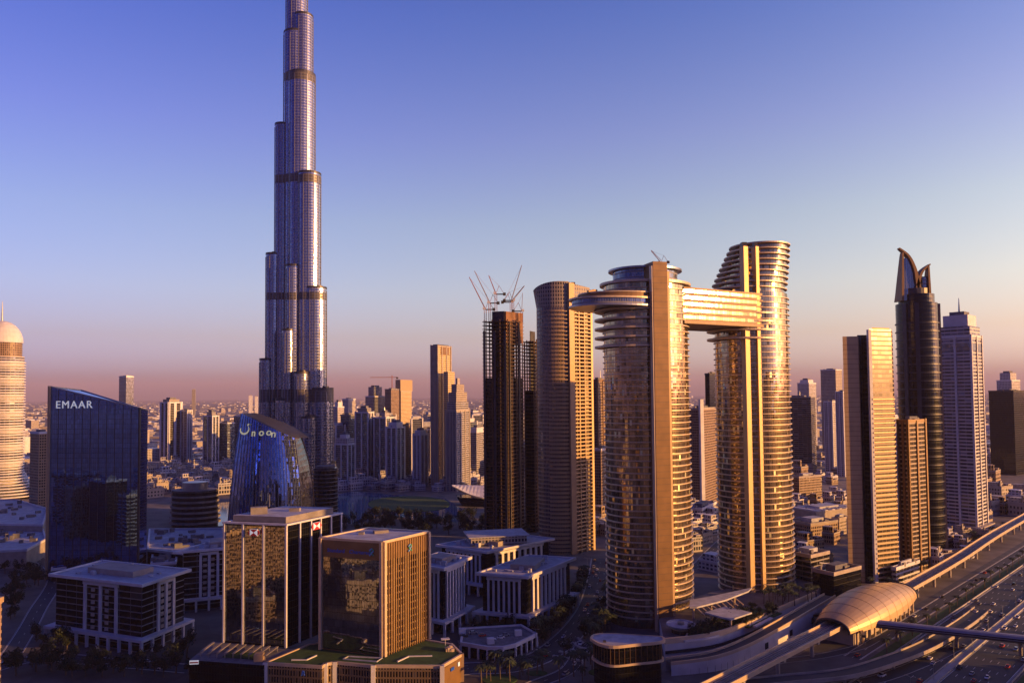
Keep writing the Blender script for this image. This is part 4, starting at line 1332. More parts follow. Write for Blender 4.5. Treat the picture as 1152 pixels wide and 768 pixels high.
# ------------------------------------------------------------------ two office blocks in front on planted podiums
ZP = 14.0
def logo_hex(parent, centre, right, s_, nrm):
    """white hexagon sign with red triangles meeting in the middle"""
    r, n_ = Vector((*right, 0)).normalized(), Vector((*nrm, 0)).normalized()
    c = Vector(centre) + n_ * 0.4
    def pt(x, z, o): return c + r * (x * s_) + Vector((0, 0, z * s_)) + n_ * o
    q = MB()
    ring = [(-1, -0.75), (1, -0.75), (1, 0.75), (-1, 0.75)]
    q.face([pt(x, z, 0.2) for x, z in ring])
    for i in range(4):
        (x0, z0), (x1, z1) = ring[i], ring[(i + 1) % 4]
        q.face([pt(x0, z0, -0.6), pt(x1, z1, -0.6), pt(x1, z1, 0.2), pt(x0, z0, 0.2)])
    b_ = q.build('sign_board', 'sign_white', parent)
    q = MB()
    for tri in (((-1, 0.5), (0, 0), (1, 0.5)), ((-1, -0.5), (1, -0.5), (0, 0)), ((-1.0, 0.5), (-1.0, -0.5), (-1.5, 0)), ((1.0, -0.5), (1.0, 0.5), (1.5, 0))):
        pts = [pt(x, z * 1.5, 0.3) for x, z in tri]
        q.face(pts); q.face([pt(x, z * 1.5, -0.4) for x, z in reversed(tri)])
    q.build('red_triangle', 'red', b_)
hC, hL, hR = Vector(G(322, 728, ZP)), Vector(G(252, 722, ZP)), Vector(G(383, 577, 80))
hB = hL + (hR - hC)
hb = thing('glass_office_block', 'dark glass office block with white mullions and red and white hexagon signs', 'office block', (*((hL + hR) / 2), 0))
HZ = zat(591, hC.y, 322)
q = MB(); q.prism([tuple(hL), tuple(hC), tuple(hC.lerp(hL, 0.5) + (hR - hC) * 0.5), tuple(hL + (hR - hC) * 0.5)], ZP, HZ) if False else q
q = MB(); q.prism([tuple(hL), tuple(hC), tuple(hR), tuple(hB)], ZP, HZ); q.build('glass_shaft', 'near_black', hb)
dL = (hC - hL).normalized(); nL = Vector((dL.y, -dL.x)); dR = (hR - hC).normalized(); nR = Vector((dR.y, -dR.x))
q = MB(); p0, p1 = hL + nL * 0.08 + dL * 0.3, hC + nL * 0.08 - dL * 0.3
# mirror panes of the broad face, set as a separate glazed skin
q.prism([tuple(p0), tuple(p1), tuple(p1 - nL * 0.5), tuple(p0 - nL * 0.5)], ZP + 1, HZ - 1); q.build('glazed_face', 'mirror_glass', hb)
for t in (0.0, 0.31, 0.64, 1.0):
    p = hL.lerp(hC, t) + nL * 0.4; q = MB(); q.box(p.x, p.y, ZP, 1.0, 1.2, HZ, math.atan2(dL.y, dL.x)); q.build('mullion', 'white', hb)
for t in (0.22, 0.42, 0.6, 0.8, 1.0):
    p = hC.lerp(hR, t) + nR * 0.4; q = MB(); q.box(p.x, p.y, ZP if t in (0.22, 0.42, 1.0) else HZ - 24, 0.8, 1.2, HZ, math.atan2(dR.y, dR.x)); q.build('mullion', 'white', hb)
ph = [tuple(hL), tuple(hC), tuple(hR), tuple(hB)]
q = MB(); q.ring(ccw(inset(ph, -0.9)), ccw(inset(ph, 1.2)), HZ, HZ + 0.9); q.build('roof_rim', 'white', hb)
q = MB(); q.prism(inset(ph, 2.6), HZ - 0.5, HZ + 4.2, cap_mi=1); q.build('roof_storey', ['concrete', 'roof_pale'], hb)
q = MB(); cH = centroid(ph); q.box(cH[0] - 12, cH[1] - 8, HZ + 4.2, 9, 5, HZ + 8, R(20)); q.box(cH[0] + 6, cH[1], HZ + 4.2, 6, 3, HZ + 6); q.build('roof_plant', 'concrete', hb)
q = MB(); q.bar((cH[0] - 6, cH[1] - 8, HZ + 8), (cH[0] - 6, cH[1] - 8, HZ + 15), 0.25, 5); q.build('antenna', 'steel', hb)
p = hL.lerp(hC, 0.50) + nL * 1.0; logo_hex(hb, (p.x, p.y, HZ - 4.2), tuple(dL), 2.4, tuple(nL))
p = hC.lerp(hR, 0.5) + nR * 1.0; logo_hex(hb, (p.x, p.y, HZ - 3.4), tuple(dR), 2.6, tuple(nR))
claim(ph)

sC, sL, sR = Vector(G(431.5, 738, ZP)), Vector(G(360, 607, 72)), Vector(G(482, 600, 72))
sB = sL + (sR - sC)
SZ = zat(611, sC.y, 431)
sb = thing('gold_office_block', 'office block with mirror glass face and gold gridded side on a green roofed podium', 'office block', (*((sL + sR) / 2), 0))
ps = [tuple(sL), tuple(sC), tuple(sR), tuple(sB)]
q = MB(); q.prism(ps, ZP, SZ); q.build('shaft', 'bronze', sb)
dL2 = (sC - sL).normalized(); nL2 = Vector((dL2.y, -dL2.x)); dR2 = (sR - sC).normalized(); nR2 = Vector((dR2.y, -dR2.x))
def skin(root, a, b, nrm, z0, z1, material, name, o=0.25, th=0.6):
    a, b = a + nrm * o, b + nrm * o
    q = MB(); q.prism([tuple(a), tuple(b), tuple(b - nrm * th), tuple(a - nrm * th)], z0, z1); return q.build(name, material, root)
skin(sb, sL + dL2 * 2, sC - dL2 * 1.5, nL2, ZP + 0.5, SZ - 9, 'mirror_glass', 'mirror_face')
skin(sb, sL + dL2 * 2, sC - dL2 * 1.5, nL2, SZ - 9, SZ - 0.5, 'bronze', 'sign_band', 0.4)
skin(sb, sC + dR2 * 1.5, sR - dR2 * 1.5, nR2, ZP + 0.5, SZ - 9, 'gold_grid', 'gridded_face')
skin(sb, sC + dR2 * 1.5, sR - dR2 * 1.5, nR2, SZ - 9, SZ - 0.5, 'bronze', 'sign_band', 0.4)
q = MB()
for i in range(19):
    p = (sC + dR2 * 1.5).lerp(sR - dR2 * 1.5, i / 18) + nR2 * 0.5
    q.box(p.x, p.y, ZP, 0.5, 0.7, SZ - 0.5, math.atan2(dR2.y, dR2.x))
q.build('sun_fin', 'bronze', sb)
for p, d in ((sC + dR2 * 0.4, dR2), (sR - dR2 * 0.4, dR2), (sL + dL2 * 0.8, dL2), (sC - dL2 * 0.9, dL2)):
    n_ = Vector((d.y, -d.x)); k = p + n_ * 0.7
    q = MB(); q.box(k.x, k.y, ZP, 1.5, 1.6, SZ + 0.8, math.atan2(d.y, d.x)); q.build('corner_pier', 'cream', sb)
q = MB(); q.prism(inset(ps, 0.3), SZ, SZ + 0.7); q.build('roof', 'roof_pale', sb)
q = MB(); q.ring(ccw(inset(ps, -0.4)), ccw(inset(ps, 1.0)), SZ, SZ + 1.3); q.build('parapet', 'cream', sb)
cS = centroid(ps)
q = MB(); q.box(cS[0] + 2, cS[1] + 6, SZ + 0.7, 8, 4, SZ + 2.2, R(25)); q.box(cS[0] - 8, cS[1] + 2, SZ + 0.7, 3, 3, SZ + 1.9); q.build('roof_plant', 'concrete', sb)
o_ = sL + dL2 * 5 + nL2 * 0.6
text(sb, 'lettering', 'Standard', (o_.x, o_.y, SZ - 6.2), (dL2.x, dL2.y, 0), 2.75, 'sign_blue', 0.15, bold=0.03)
o_ = o_ + dL2 * 13.6
text(sb, 'lettering', 'Chartered', (o_.x, o_.y, SZ - 6.2), (dL2.x, dL2.y, 0), 2.75, 'sign_blue', 0.15, bold=0.03)
def s_logo(o_, d, n_, z0):
    q = MB()
    for k, (x0, z_) in enumerate(((0, 0), (0.9, 1.3), (0, 2.6))):
        a = o_ + d * x0
        q.bar((a.x, a.y, z0 + z_), (a.x + d.x * 1.4, a.y + d.y * 1.4, z0 + z_ + 1.1), 0.42, 6)
    q.build('logo', 'sign_pale_blue', sb)
    q = MB()
    for k, (x0, z_) in enumerate(((1.5, -0.2), (0.2, 1.1), (1.4, 2.4))):
        a = o_ + d * x0
        q.bar((a.x, a.y, z0 + z_ + 1.2), (a.x + d.x * 0.9, a.y + d.y * 0.9, z0 + z_ + 0.3), 0.38, 6)
    q.build('logo', 'sign_green', sb)
lo = sL.lerp(sC, 0.80) + nL2 * 0.9; s_logo(lo, dL2, nL2, SZ - 6.6)
lo = sC.lerp(sR, 0.5) + nR2 * 1.3; s_logo(lo, dR2, nR2, SZ - 7.0)
claim(ps)
# podium with green roof
pd = [G(298, 745, ZP), G(362, 749, ZP), G(366, 746, ZP), G(377, 744, ZP), G(420, 748, ZP), G(497, 748.5, ZP), G(520, 735, ZP), G(509, 724, ZP), G(484, 720, ZP), G(440, 712, ZP), G(348, 724, ZP)]
po = thing('green_roof_podium', 'low podium with lawn roof and ribbed bronze front below the gold gridded office block', 'podium', (*centroid(pd), 0))
q = MB(); q.prism(pd, 0, ZP - 0.6, cap_mi=1); q.build('podium_wall', ['gold_grid', 'roof'], po)
q = MB(); q.ring(ccw(inset(pd, -0.3)), ccw(inset(pd, 0.8)), ZP - 1.2, ZP + 0.3); q.build('parapet', 'cream', po)
q = MB(); q.prism(inset(pd, 1.4), ZP - 0.5, ZP - 0.1); q.build('roof_lawn', 'lawn', po)
for u, v in ((298.5, 745.5), (366, 746), (377, 744), (420, 748), (497.5, 748.5), (519.5, 735)):
    x, y = G(u, v, ZP); q = MB(); q.box(x, y - 0.3, 0, 2.2, 1.6, ZP + 0.3, R(5)); q.build('pier', 'white' if v != 735 else 'gold', po)
def wall_line(root, pts, z, w, h, material, name):
    q = MB(); thick_strip(q, pts, w, z, z + h); return q.build(name, material, root)
wall_line(po, [G(447, 744, ZP), G(460, 738, ZP), G(486, 737.5, ZP)], ZP - 0.1, 0.9, 0.5, 'white', 'roof_path')
wall_line(po, [G(328, 742, ZP), G(345, 742, ZP), G(356, 737, ZP)], ZP - 0.1, 0.9, 0.5, 'white', 'roof_path')
wall_line(po, [G(386, 741, ZP), G(392, 738, ZP), G(430, 740, ZP), G(424, 744, ZP), G(386, 741, ZP)], ZP - 0.1, 0.7, 0.5, 'roof_pale', 'roof_path')
q = MB()
for k in range(8):
    x, y = G(503 + 2.0 * (k % 4), 730 + 2 * (k // 4), ZP); q.box(x, y, ZP, 1.6, 2.2, ZP + 0.9 + (k % 3) * 0.6, 0.3)
q.build('roof_pergola', 'cream', po)
x, y = G(501, 729, ZP)
q = MB(); q.bar((x, y, ZP), (x, y, ZP + 5), 0.15, 5); q.box(x, y, ZP + 5, 4.5, 3, ZP + 5.25, 0.2); q.build('roof_canopy', 'white', po)
# small signs on the podium fronts
a, b = Vector(G(497.5, 748.5, ZP)), Vector(G(519.5, 735, ZP)); d = (b - a).normalized(); n_ = Vector((d.y, -d.x))
skin(po, a + d * 1.4, b - d * 1.2, n_, 0.5, ZP - 1.4, 'bronze', 'bronze_end_wall', 0.3)
p = a.lerp(b, 0.45) + n_ * 0.7
q = MB(); q.box(p.x, p.y, ZP - 5.0, 3.2, 0.3, ZP - 3.4, math.atan2(d.y, d.x)); q.build('sign_board', 'sign_blue', po)
p = a.lerp(b, 0.78) + n_ * 0.7
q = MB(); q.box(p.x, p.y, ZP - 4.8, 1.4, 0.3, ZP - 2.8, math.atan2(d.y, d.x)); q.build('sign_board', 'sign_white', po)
p = Vector(G(340, 748.3, ZP))
q = MB(); q.bar((p.x, p.y - 0.9, ZP - 4.6), (p.x + 0.5, p.y - 0.9, ZP - 2.2), 0.4, 6); q.bar((p.x + 1.4, p.y - 0.9, ZP - 4.6), (p.x + 0.9, p.y - 0.9, ZP - 2.2), 0.4, 6); q.bar((p.x, p.y - 0.9, ZP - 3.6), (p.x + 1.4, p.y - 0.9, ZP - 3.6), 0.3, 6); q.build('logo', 'sign_pale_blue', po)
claim(pd)
# black glass podium left of it
bp = [G(213, 741, ZP), G(296, 747, ZP), G(346, 727, ZP), G(322, 729, ZP), G(240, 720, ZP)]
bk = thing('black_glass_podium', 'black glass podium with roof terrace and pale pergola strips, bottom left', 'podium', (*centroid(bp), 0))
q = MB(); q.prism(bp, 0, ZP - 0.4, cap_mi=1); q.build('podium_wall', ['near_black', 'roof'], bk)
for k in range(9):
    a, b = Vector(G(226 + 9 * k, 737.5 + 0.6 * k, ZP)), Vector(G(240 + 9 * k, 727 + 0.6 * k, ZP))
    wall_line(bk, [tuple(a), tuple(b)], ZP + 2.2, 1.4, 0.3, 'concrete', 'pergola_beam')
    q = MB()
    for p in (a, b): q.bar((p.x, p.y, ZP - 0.4), (p.x, p.y, ZP + 2.2), 0.2, 4)
    q.build('pergola_post', 'concrete', bk)
q = MB(); q.prism([G(250, 738, ZP), G(290, 741, ZP), G(300, 735, ZP), G(262, 732, ZP)], ZP - 0.4, ZP - 0.05); q.build('roof_lawn', 'lawn', bk)
x, y = G(215, 741.5, ZP)
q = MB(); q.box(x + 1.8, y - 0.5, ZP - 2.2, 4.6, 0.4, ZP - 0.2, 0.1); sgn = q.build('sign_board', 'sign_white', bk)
q = MB(); q.box(x + 1.8, y - 0.62, ZP - 1.6, 4.2, 0.4, ZP - 0.9, 0.1); q.build('red_stripe', 'red', sgn)
x, y = G(291, 742, ZP)
q = MB(); q.box(x, y + 0.5, 0, 4.5, 4, ZP + 3.2, 0.1); q.build('corner_pier', 'gold', bk)
claim(bp)

# ------------------------------------------------------------------ white framed office blocks with striped glass
def square_block(label, L_, C_, R__, z, phi_mat='white', group='white framed office blocks', stripes=(7, 7), floors=True, ztop=None, style='stripe'):
    L_, C_, R__ = Vector(L_), Vector(C_), Vector(R__)
    B_ = L_ + (R__ - C_)
    poly = [tuple(L_), tuple(C_), tuple(R__), tuple(B_)]
    r = thing('office_block', label, 'office block', (*centroid(poly), 0), group)
    zp = 9.0
    body = inset(poly, 2.2)
    q = MB(); q.prism(body, 0, z - 1.0); q.build('glass_core', 'near_black' if style == 'stripe' else 'black_lines', r)
    # podium frame with columns
    ped = inset(poly, -2.5)
    q = MB(); q.ring(ccw(ped), ccw(inset(poly, 3)), zp - 1.6, zp); q.build('podium_beam', 'white', r)
    for ring_ in (ccw(inset(poly, -1.6)),):
        for i in range(4):
            a, b = Vector(ring_[i]), Vector(ring_[(i + 1) % 4])
            m = max(2, int((b - a).length / 8))
            for k in range(m):
                p = a.lerp(b, k / m); q = MB(); q.box(p.x, p.y, 0, 1.4, 1.4, zp - 1.6, math.atan2((b - a).y, (b - a).x)); q.build('column', 'white', r)
    # stripes on the two visible faces and the rest
    bc = ccw(body)
    for i in range(4):
        a, b = Vector(bc[i]), Vector(bc[(i + 1) % 4])
        d = (b - a).normalized(); n_ = Vector((d.y, -d.x)); Ln = (b - a).length
        nst = stripes[i % 2]
        lo, hi = (0.14, 0.86) if style == 'stripe' else (0.36, 0.72)
        for k in range(nst):
            p = a.lerp(b, lo + (hi - lo) * k / max(1, nst - 1)) + n_ * 0.5
            q = MB(); q.box(p.x, p.y, zp, Ln * (hi - lo) / nst * 0.42 if style == 'stripe' else 1.8, 1.2, z - 3.2, math.atan2(d.y, d.x)); q.build('wall_strip', 'white', r)
        p = a.lerp(b, (lo + hi) / 2) + n_ * 0.55
        q = MB(); q.box(p.x, p.y, z - 3.6, Ln * (hi - lo) * 1.1, 1.4, z - 1.8, math.atan2(d.y, d.x)); q.build('lintel_band', 'white', r)
        if style != 'stripe':
            for k in range(2):
                p = a.lerp(b, 0.45 + 0.16 * k) + n_ * 0.3
                for m in range(7):
                    q = MB(); q.box(p.x, p.y, zp + 1 + m * (z - zp - 5) / 7, 2.4, 1.0, zp + 3 + m * (z - zp - 5) / 7, math.atan2(d.y, d.x)); q.build('bay_panel', 'stone', r)
    q = MB(); q.prism(inset(poly, -1.0), z - 0.9, z, cap_mi=1); q.build('roof_slab', ['white', 'roof_pale'], r)
    q = MB(); q.ring(ccw(inset(poly, -1.0)), ccw(inset(poly, 0.4)), z, z + 0.8); q.build('parapet', 'white', r)
    q = MB()
    c = Vector(centroid(poly)); e = (C_ - L_).normalized(); f = (R__ - C_).normalized(); rt = math.atan2(e.y, e.x)
    q.box(c.x, c.y, z, (C_ - L_).length * 0.5, (R__ - C_).length * 0.4, z + 3.5, rt)
    q.build('plant_room', 'stone', r)
    q = MB()
    for k in range(20):
        p = c + e * rnd.uniform(-.36, .36) * (C_ - L_).length + f * rnd.uniform(-.36, .36) * (R__ - C_).length
        q.box(p.x, p.y, z, rnd.uniform(1.2, 4), rnd.uniform(1.2, 3), z + rnd.uniform(0.8, 3.2), rt)
    q.build('roof_unit', 'roof_pale', r)
    claim(ped)
    return r, poly, z
def blk(uL, vL, uC, vC, uR, vR, z): return G(uL, vL, z), G(uC, vC, z), G(uR, vR, z)
square_block('white framed block with wide roof slab at far left, deep horizontal floor lines', *blk(57, 646, 160, 658, 213, 641, 40), 40, style='wide', stripes=(3, 3))
square_block('white framed block partly hidden behind the dark glass block with hexagon signs', *blk(198, 621, 262, 616, 300, 604, 42), 42, style='wide', stripes=(3, 3))
square_block('white striped block standing between gold gridded block and its twin, left end', *blk(462, 634, 499, 640, 529, 627, 41), 41, stripes=(6, 7))
square_block('white striped block behind the other two, with rooftop terrace storey', *blk(492, 613, 548, 621, 622, 606, 33), 33, stripes=(9, 9))
rA, pA, zA = square_block('nearest white striped block, its right end lit orange by the sun', *blk(537, 645, 593, 649, 646, 628, 33), 33, stripes=(7, 9))
# terrace storey for the rear block
rr = [o for o in COL.objects if o.get('label', '').startswith('white striped block behind')][0]
q = MB(); cc = rr.location; q.box(cc.x, cc.y, 33.8, 44, 26, 39.5, R(12)); q.build('terrace_storey', 'pale_grid', rr)
q = MB(); q.box(cc.x, cc.y, 39.5, 48, 30, 40.3, R(12)); q.build('terrace_roof', 'roof_pale', rr)
# low colonnaded building on the corner
lc_ = [G(518, 722, 8), G(548, 727, 8), G(566, 727, 8), G(580, 724, 8), G(604, 712, 8), G(586, 702, 8), G(520, 706, 8)]
lb = thing('colonnade_building', 'low pale building with curved arcaded corner on the boulevard', 'building', (*centroid(lc_), 0))
q = MB(); q.prism(inset(lc_, 0.8), 0, 7.4, cap_mi=1); q.build('wall', ['near_black', 'roof'], lb)
q = MB(); q.ring(ccw(inset(lc_, -0.3)), ccw(inset(lc_, 1.0)), 6.2, 8.2); q.build('parapet', 'white', lb)
pc = ccw(lc_)
for i in range(len(pc)):
    a, b = Vector(pc[i]), Vector(pc[(i + 1) % len(pc)])
    m = max(1, int((b - a).length / 4.5))
    for k in range(m):
        p = a.lerp(b, k / m); q = MB(); q.box(p.x, p.y, 0, 1.0, 1.0, 6.2, math.atan2((b - a).y, (b - a).x)); q.build('pilaster', 'white', lb)
for u, v in ((520, 711), (552, 722), (583, 713)):
    x, y = G(u, v, 8); q = MB(); q.box(x, y, 7.4, 4, 3, 10.5, 0.2); q.build('stair_turret', 'white', lb)
claim(lc_)

# ------------------------------------------------------------------ tiered oval building and mall roofs at left
yo = 850
ov = thing('tiered_office', 'low rounded building of stacked dark floors with a grey roof drum', 'building', (xat(211, 560, yo), yo + 20, 0))
xo = xat(211, 560, yo); zo = zat(553, yo)
q = MB(); q.prism(ellipse(xo, yo + 20, 26, 20, 0, 40), 0, zo); q.build('core', 'near_black', ov)
n = 7
for i in range(n):
    k = 1.12 - 0.02 * i
    q = MB(); q.prism(ellipse(xo, yo + 20, 26 * k, 20 * k, 0, 40), 2 + zo / n * i + 2.2, 2 + zo / n * i + 4.4); q.build('floor_tier', 'concrete', ov)
q = MB(); q.prism(ellipse(xo, yo + 20, 14, 12, 0, 32), zo, zo + 9); q.build('roof_drum', 'steel', ov)
claim(rect(xo, yo + 20, 66, 50))
def hall(label, pts_px, z, material, group='mall buildings', roofm='roof_pale', ribs=True):
    poly = [G(u, v, z) for u, v in pts_px]
    r = thing('mall_hall', label, 'building', (*centroid(poly), 0), group)
    q = MB(); q.prism(poly, 0, z - 0.8, cap_mi=1); q.build('wall', [material, roofm], r)
    q = MB(); q.ring(ccw(inset(poly, -0.5)), ccw(inset(poly, 1.0)), z - 1.4, z + 0.7); q.build('parapet', 'white', r)
    c = Vector(centroid(poly))
    q = MB()
    for k in range(26):
        a = Vector(poly[k % len(poly)]).lerp(Vector(poly[(k + 1) % len(poly)]), rnd.random()); p = c.lerp(a, rnd.uniform(0.1, 0.85)); q.box(p.x, p.y, z - 0.8, rnd.uniform(2, 7), rnd.uniform(2, 5), z + rnd.uniform(0.8, 3.5), rnd.uniform(0, 1))
    q.build('roof_plant', 'roof', r)
    claim(poly)
    return r, poly
hall('pale flat mall roof with plant at the left edge below the domed tower', [(-60, 588), (48, 590), (54, 572), (20, 562), (-60, 562)], 22, 'stone')
hall('lower mall wing with beige wall under the pale roof, left edge', [(-60, 622), (30, 618), (52, 606), (48, 594), (-60, 592)], 16, 'stone')
hall('long dark mall hall with pale roof edges behind the far left white block', [(166, 618), (205, 622), (258, 603), (250, 594), (168, 595)], 18, 'near_black')
hall('small louvred hall beside the foot of the blue slanted tower', [(170, 634), (198, 632), (200, 618), (172, 618)], 14, 'dark_lines')
hall('low dark hall between the blue slanted tower and the far left white block', [(58, 640), (120, 632), (150, 622), (100, 616), (60, 622)], 10, 'near_black')
# gold lit building cut by the left edge
tower('neighbour_block', 'orange lit corner of a block cut off by the left edge', -200, -120, 7, 655, 262, 90, 'gold_grid', None, depth_=95, cat='building', pier_mat='cream', cap=False) if False else None

# ------------------------------------------------------------------ first block is cut by the frame; others unseen, added for shade and reflections
def neighbour(label, cx, cy, sx, sy, z, rot, material, pm='white'):
    poly = rect(cx, cy, sx, sy, R(rot))
    r = thing('neighbour_block', label, 'building', (cx, cy, 0), 'neighbouring blocks')
    q = MB(); q.prism(poly, 0, z); q.build('shaft', material, r)
    q = MB(); q.ring(ccw(inset(poly, -0.5)), ccw(inset(poly, 0.8)), z - 1, z + 1.5); q.build('parapet', pm, r)
    q = MB(); q.prism(scaled(poly, 0.4), z, z + 5); q.build('plant_room', 'roof', r)
    claim(poly)
    return r
neighbour('orange lit corner of a block cut off by the left edge', -265.5, 322, 52, 56, 56, 0, 'brown_grid', 'gold')
neighbour('sand coloured block added out beyond the left edge for reflections', -345, 215, 60, 50, 66, 20, 'sand_grid', 'stone')
neighbour('tall pale slab added out beyond the left edge for reflections', -310, 90, 40, 60, 120, 30, 'white_grid')
neighbour('gold gridded slab added out beyond the left edge for reflections, behind the viewer', -440, 120, 60, 40, 90, 10, 'gold_lines', 'gold')
neighbour('pale tower added for reflections behind the viewer to the left', -230, -60, 45, 45, 170, 15, 'white_lines')
neighbour('brown tower added for reflections behind the viewer', -90, -190, 50, 40, 140, 0, 'brown_grid', 'stone')
neighbour('sand coloured tower added for reflections behind the viewer to the right', 60, -150, 45, 45, 110, 25, 'sand_grid', 'stone')
neighbour('highway tower added for shade beyond the right edge across the road', 345, 338, 42, 78, 165, -20, 'white_grid')
neighbour('second highway tower added for shade beyond the right edge across the road', 300, 222, 46, 46, 130, 20, 'grey_glass')
neighbour('sand coloured mid rise added out beyond the left edge for reflections', -250, 262, 30, 26, 46, 30, 'sand_grid', 'stone')
neighbour('pale mid rise added out beyond the left edge for reflections', -285, 215, 34, 26, 56, 25, 'white_grid')
neighbour('slim brown block added far out beyond the left edge for reflections', -408, 470, 20, 24, 50, 32, 'gold_lines', 'gold')
neighbour('near dark slab added far out beyond the left edge for reflections', -452, 448, 34, 22, 62, 26, 'near_black', 'stone')
neighbour('near white slab added far out beyond the left edge for reflections', -492, 438, 22, 22, 54, 34, 'gold_grid', 'gold')
neighbour('dark glass block added far out beyond the left edge for reflections', -400, 402, 34, 30, 58, 28, 'brown_grid', 'stone')
neighbour('sand coloured block added far out beyond the left edge for reflections', -448, 372, 30, 30, 66, 24, 'sand_grid', 'stone')
neighbour('brown block added far out beyond the left edge for reflections', -500, 392, 36, 30, 52, 30, 'near_black', 'stone')
neighbour('dark slab added far out beyond the left edge for reflections', -560, 352, 40, 30, 60, 20, 'dark_lines', 'stone')
neighbour('low sand coloured block added for reflections below the frame, left of the black podium', -196, 302, 30, 22, 19, 28, 'sand_grid', 'stone')
neighbour('low white block added for reflections below the frame, left of the black podium', -158, 258, 30, 22, 24, 30, 'white_grid')
neighbour('low brown block added for reflections below the frame, left of the black podium', -222, 338, 24, 20, 14, 30, 'brown_grid', 'stone')
neighbour('brown mid rise added out beyond the left edge for reflections', -232, 196, 30, 24, 36, 35, 'brown_grid', 'stone')
neighbour('pale low block added out beyond the left edge for reflections', -205, 240, 24, 20, 22, 28, 'sand_grid', 'stone')
neighbour('slim sand coloured tower added out beyond the left edge for reflections', -330, 290, 24, 24, 92, 20, 'sand_grid', 'stone')
neighbour('low block added for reflections below the viewer to the left', -150, 150, 60, 50, 38, 12, 'white_lines')

# ------------------------------------------------------------------ low blocks right of the oval towers
def low(label, u0, uc, u1, vt, vb, phi, material, group='low blocks by the highway', depth_=None, roofmat='roof_pale', pm='stone', name='low_block'):
    return tower(name, label, u0, uc, u1, vt, depth(vb, 0.0, uc), phi, material, group, depth_=depth_, cat='building', roofmat=roofmat, pier_mat=pm)
low('orange brick block with recessed bays beneath the broad dark tower', 889, 899, 926, 537, 566, 62, 'brown_grid', depth_=44)
r_, p_, z_ = low('long low hall with sawtooth striped roof behind the gold slab tower', 886, 918, 962, 577, 592, 62, 'stone', depth_=70)
for k in range(6):
    a, b = Vector(p_[0]).lerp(Vector(p_[1]), (k + 0.5) / 6), Vector(p_[3]).lerp(Vector(p_[2]), (k + 0.5) / 6)
    q = MB(); thick_strip(q, [tuple(a), tuple(b)], 4.5, z_ + 0.2, z_ + 2.2); q.build('roof_rib', 'white', r_)
low('brown terrace of shops with roof tanks right of the taller oval tower', 886, 912, 958, 590, 608, 62, 'brown_grid', depth_=40)
low('small lit ochre house beside the roof tanks', 936, 944, 956, 584, 602, 50, 'sand_grid', depth_=20)
low('tall louvred car park next to the taller oval tower', 886, 912, 924, 626, 668, 55, 'dark_lines', depth_=24)
low('dark shed behind the metro station and gold slab tower', 914, 938, 962, 646, 684, 55, 'near_black', depth_=34, roofmat='roof')
q0 = G(918, 652); tb = thing('truss_footbridge', 'pale triangulated truss bridge between car park and gold slab tower', 'bridge', (*q0, 0))
ya_ = 560
A_, B_ = Vector((xat(916, 630, ya_), ya_, zat(632, ya_))), Vector((xat(962, 640, ya_ + 8), ya_ + 8, zat(636, ya_ + 8)))
q = MB()
for dz in (0, -7): q.bar(A_ + Vector((0, 0, dz)), B_ + Vector((0, 0, dz)), 0.5, 4)
q.build('chord', 'white', tb)
q = MB()
for i in range(6):
    a, b = A_.lerp(B_, i / 6), A_.lerp(B_, (i + 1) / 6)
    q.bar(a + Vector((0, 0, -7 * (i % 2))), b + Vector((0, 0, -7 * ((i + 1) % 2))), 0.4, 4)
q.build('diagonal', 'white', tb)
q = MB()
for p in (A_, B_): q.bar((p.x, p.y, 0), (p.x, p.y, p.z), 0.6, 6)
q.build('leg', 'concrete', tb)

# ------------------------------------------------------------------ podium and pavilions of the oval towers
pz = 9.0
pod = smooth([G(748, 742), G(800, 735), G(838, 722), G(880, 702), G(918, 684), G(930, 672)], 6)
podium_poly = [(x, y) for x, y in pod] + [G(900, 664), G(860, 668), G(800, 680), G(760, 694), G(742, 712)]
pp = thing('curved_podium', 'white curved podium with planted terrace below the oval towers', 'podium', (*centroid(podium_poly), 0))
q = MB(); q.prism(podium_poly, 0, pz, cap_mi=1); q.build('podium_wall', ['white', 'paving'], pp)
q = MB(); thick_strip(q, pod, 1.2, pz, pz + 3.0); q.build('rim_wall', 'cream', pp)
q = MB(); thick_strip(q, offset(pod, -0.9), 0.5, 3.6, 5.2); q.build('window_ribbon', 'black_glass', pp)
bed = smooth([G(770, 722, pz), G(800, 718, pz), G(822, 708, pz), G(812, 701, pz), G(780, 706, pz), G(770, 722, pz)], 6)
q = MB(); q.prism(bed[:-1], pz - 0.1, pz + 0.7); q.build('planting_bed', 'lawn', pp)
q = MB(); thick_strip(q, bed, 0.8, pz, pz + 1.1); q.build('bed_kerb', 'white', pp)
bed2 = [G(800, 700, pz), G(852, 684, pz), G(880, 690, pz), G(842, 706, pz)]
q = MB(); q.prism(bed2, pz - 0.1, pz + 0.5); q.build('planting_bed', 'lawn', pp)
for k in range(2):
    q = MB(); thick_strip(q, [G(842 + 7 * k, 704 + k * 2, pz), G(862 + 6 * k, 694 + k * 2.0, pz)], 2.0, pz + 0.4, pz + 1.2); q.build('stone_bench', 'white', pp)
claim(podium_poly)
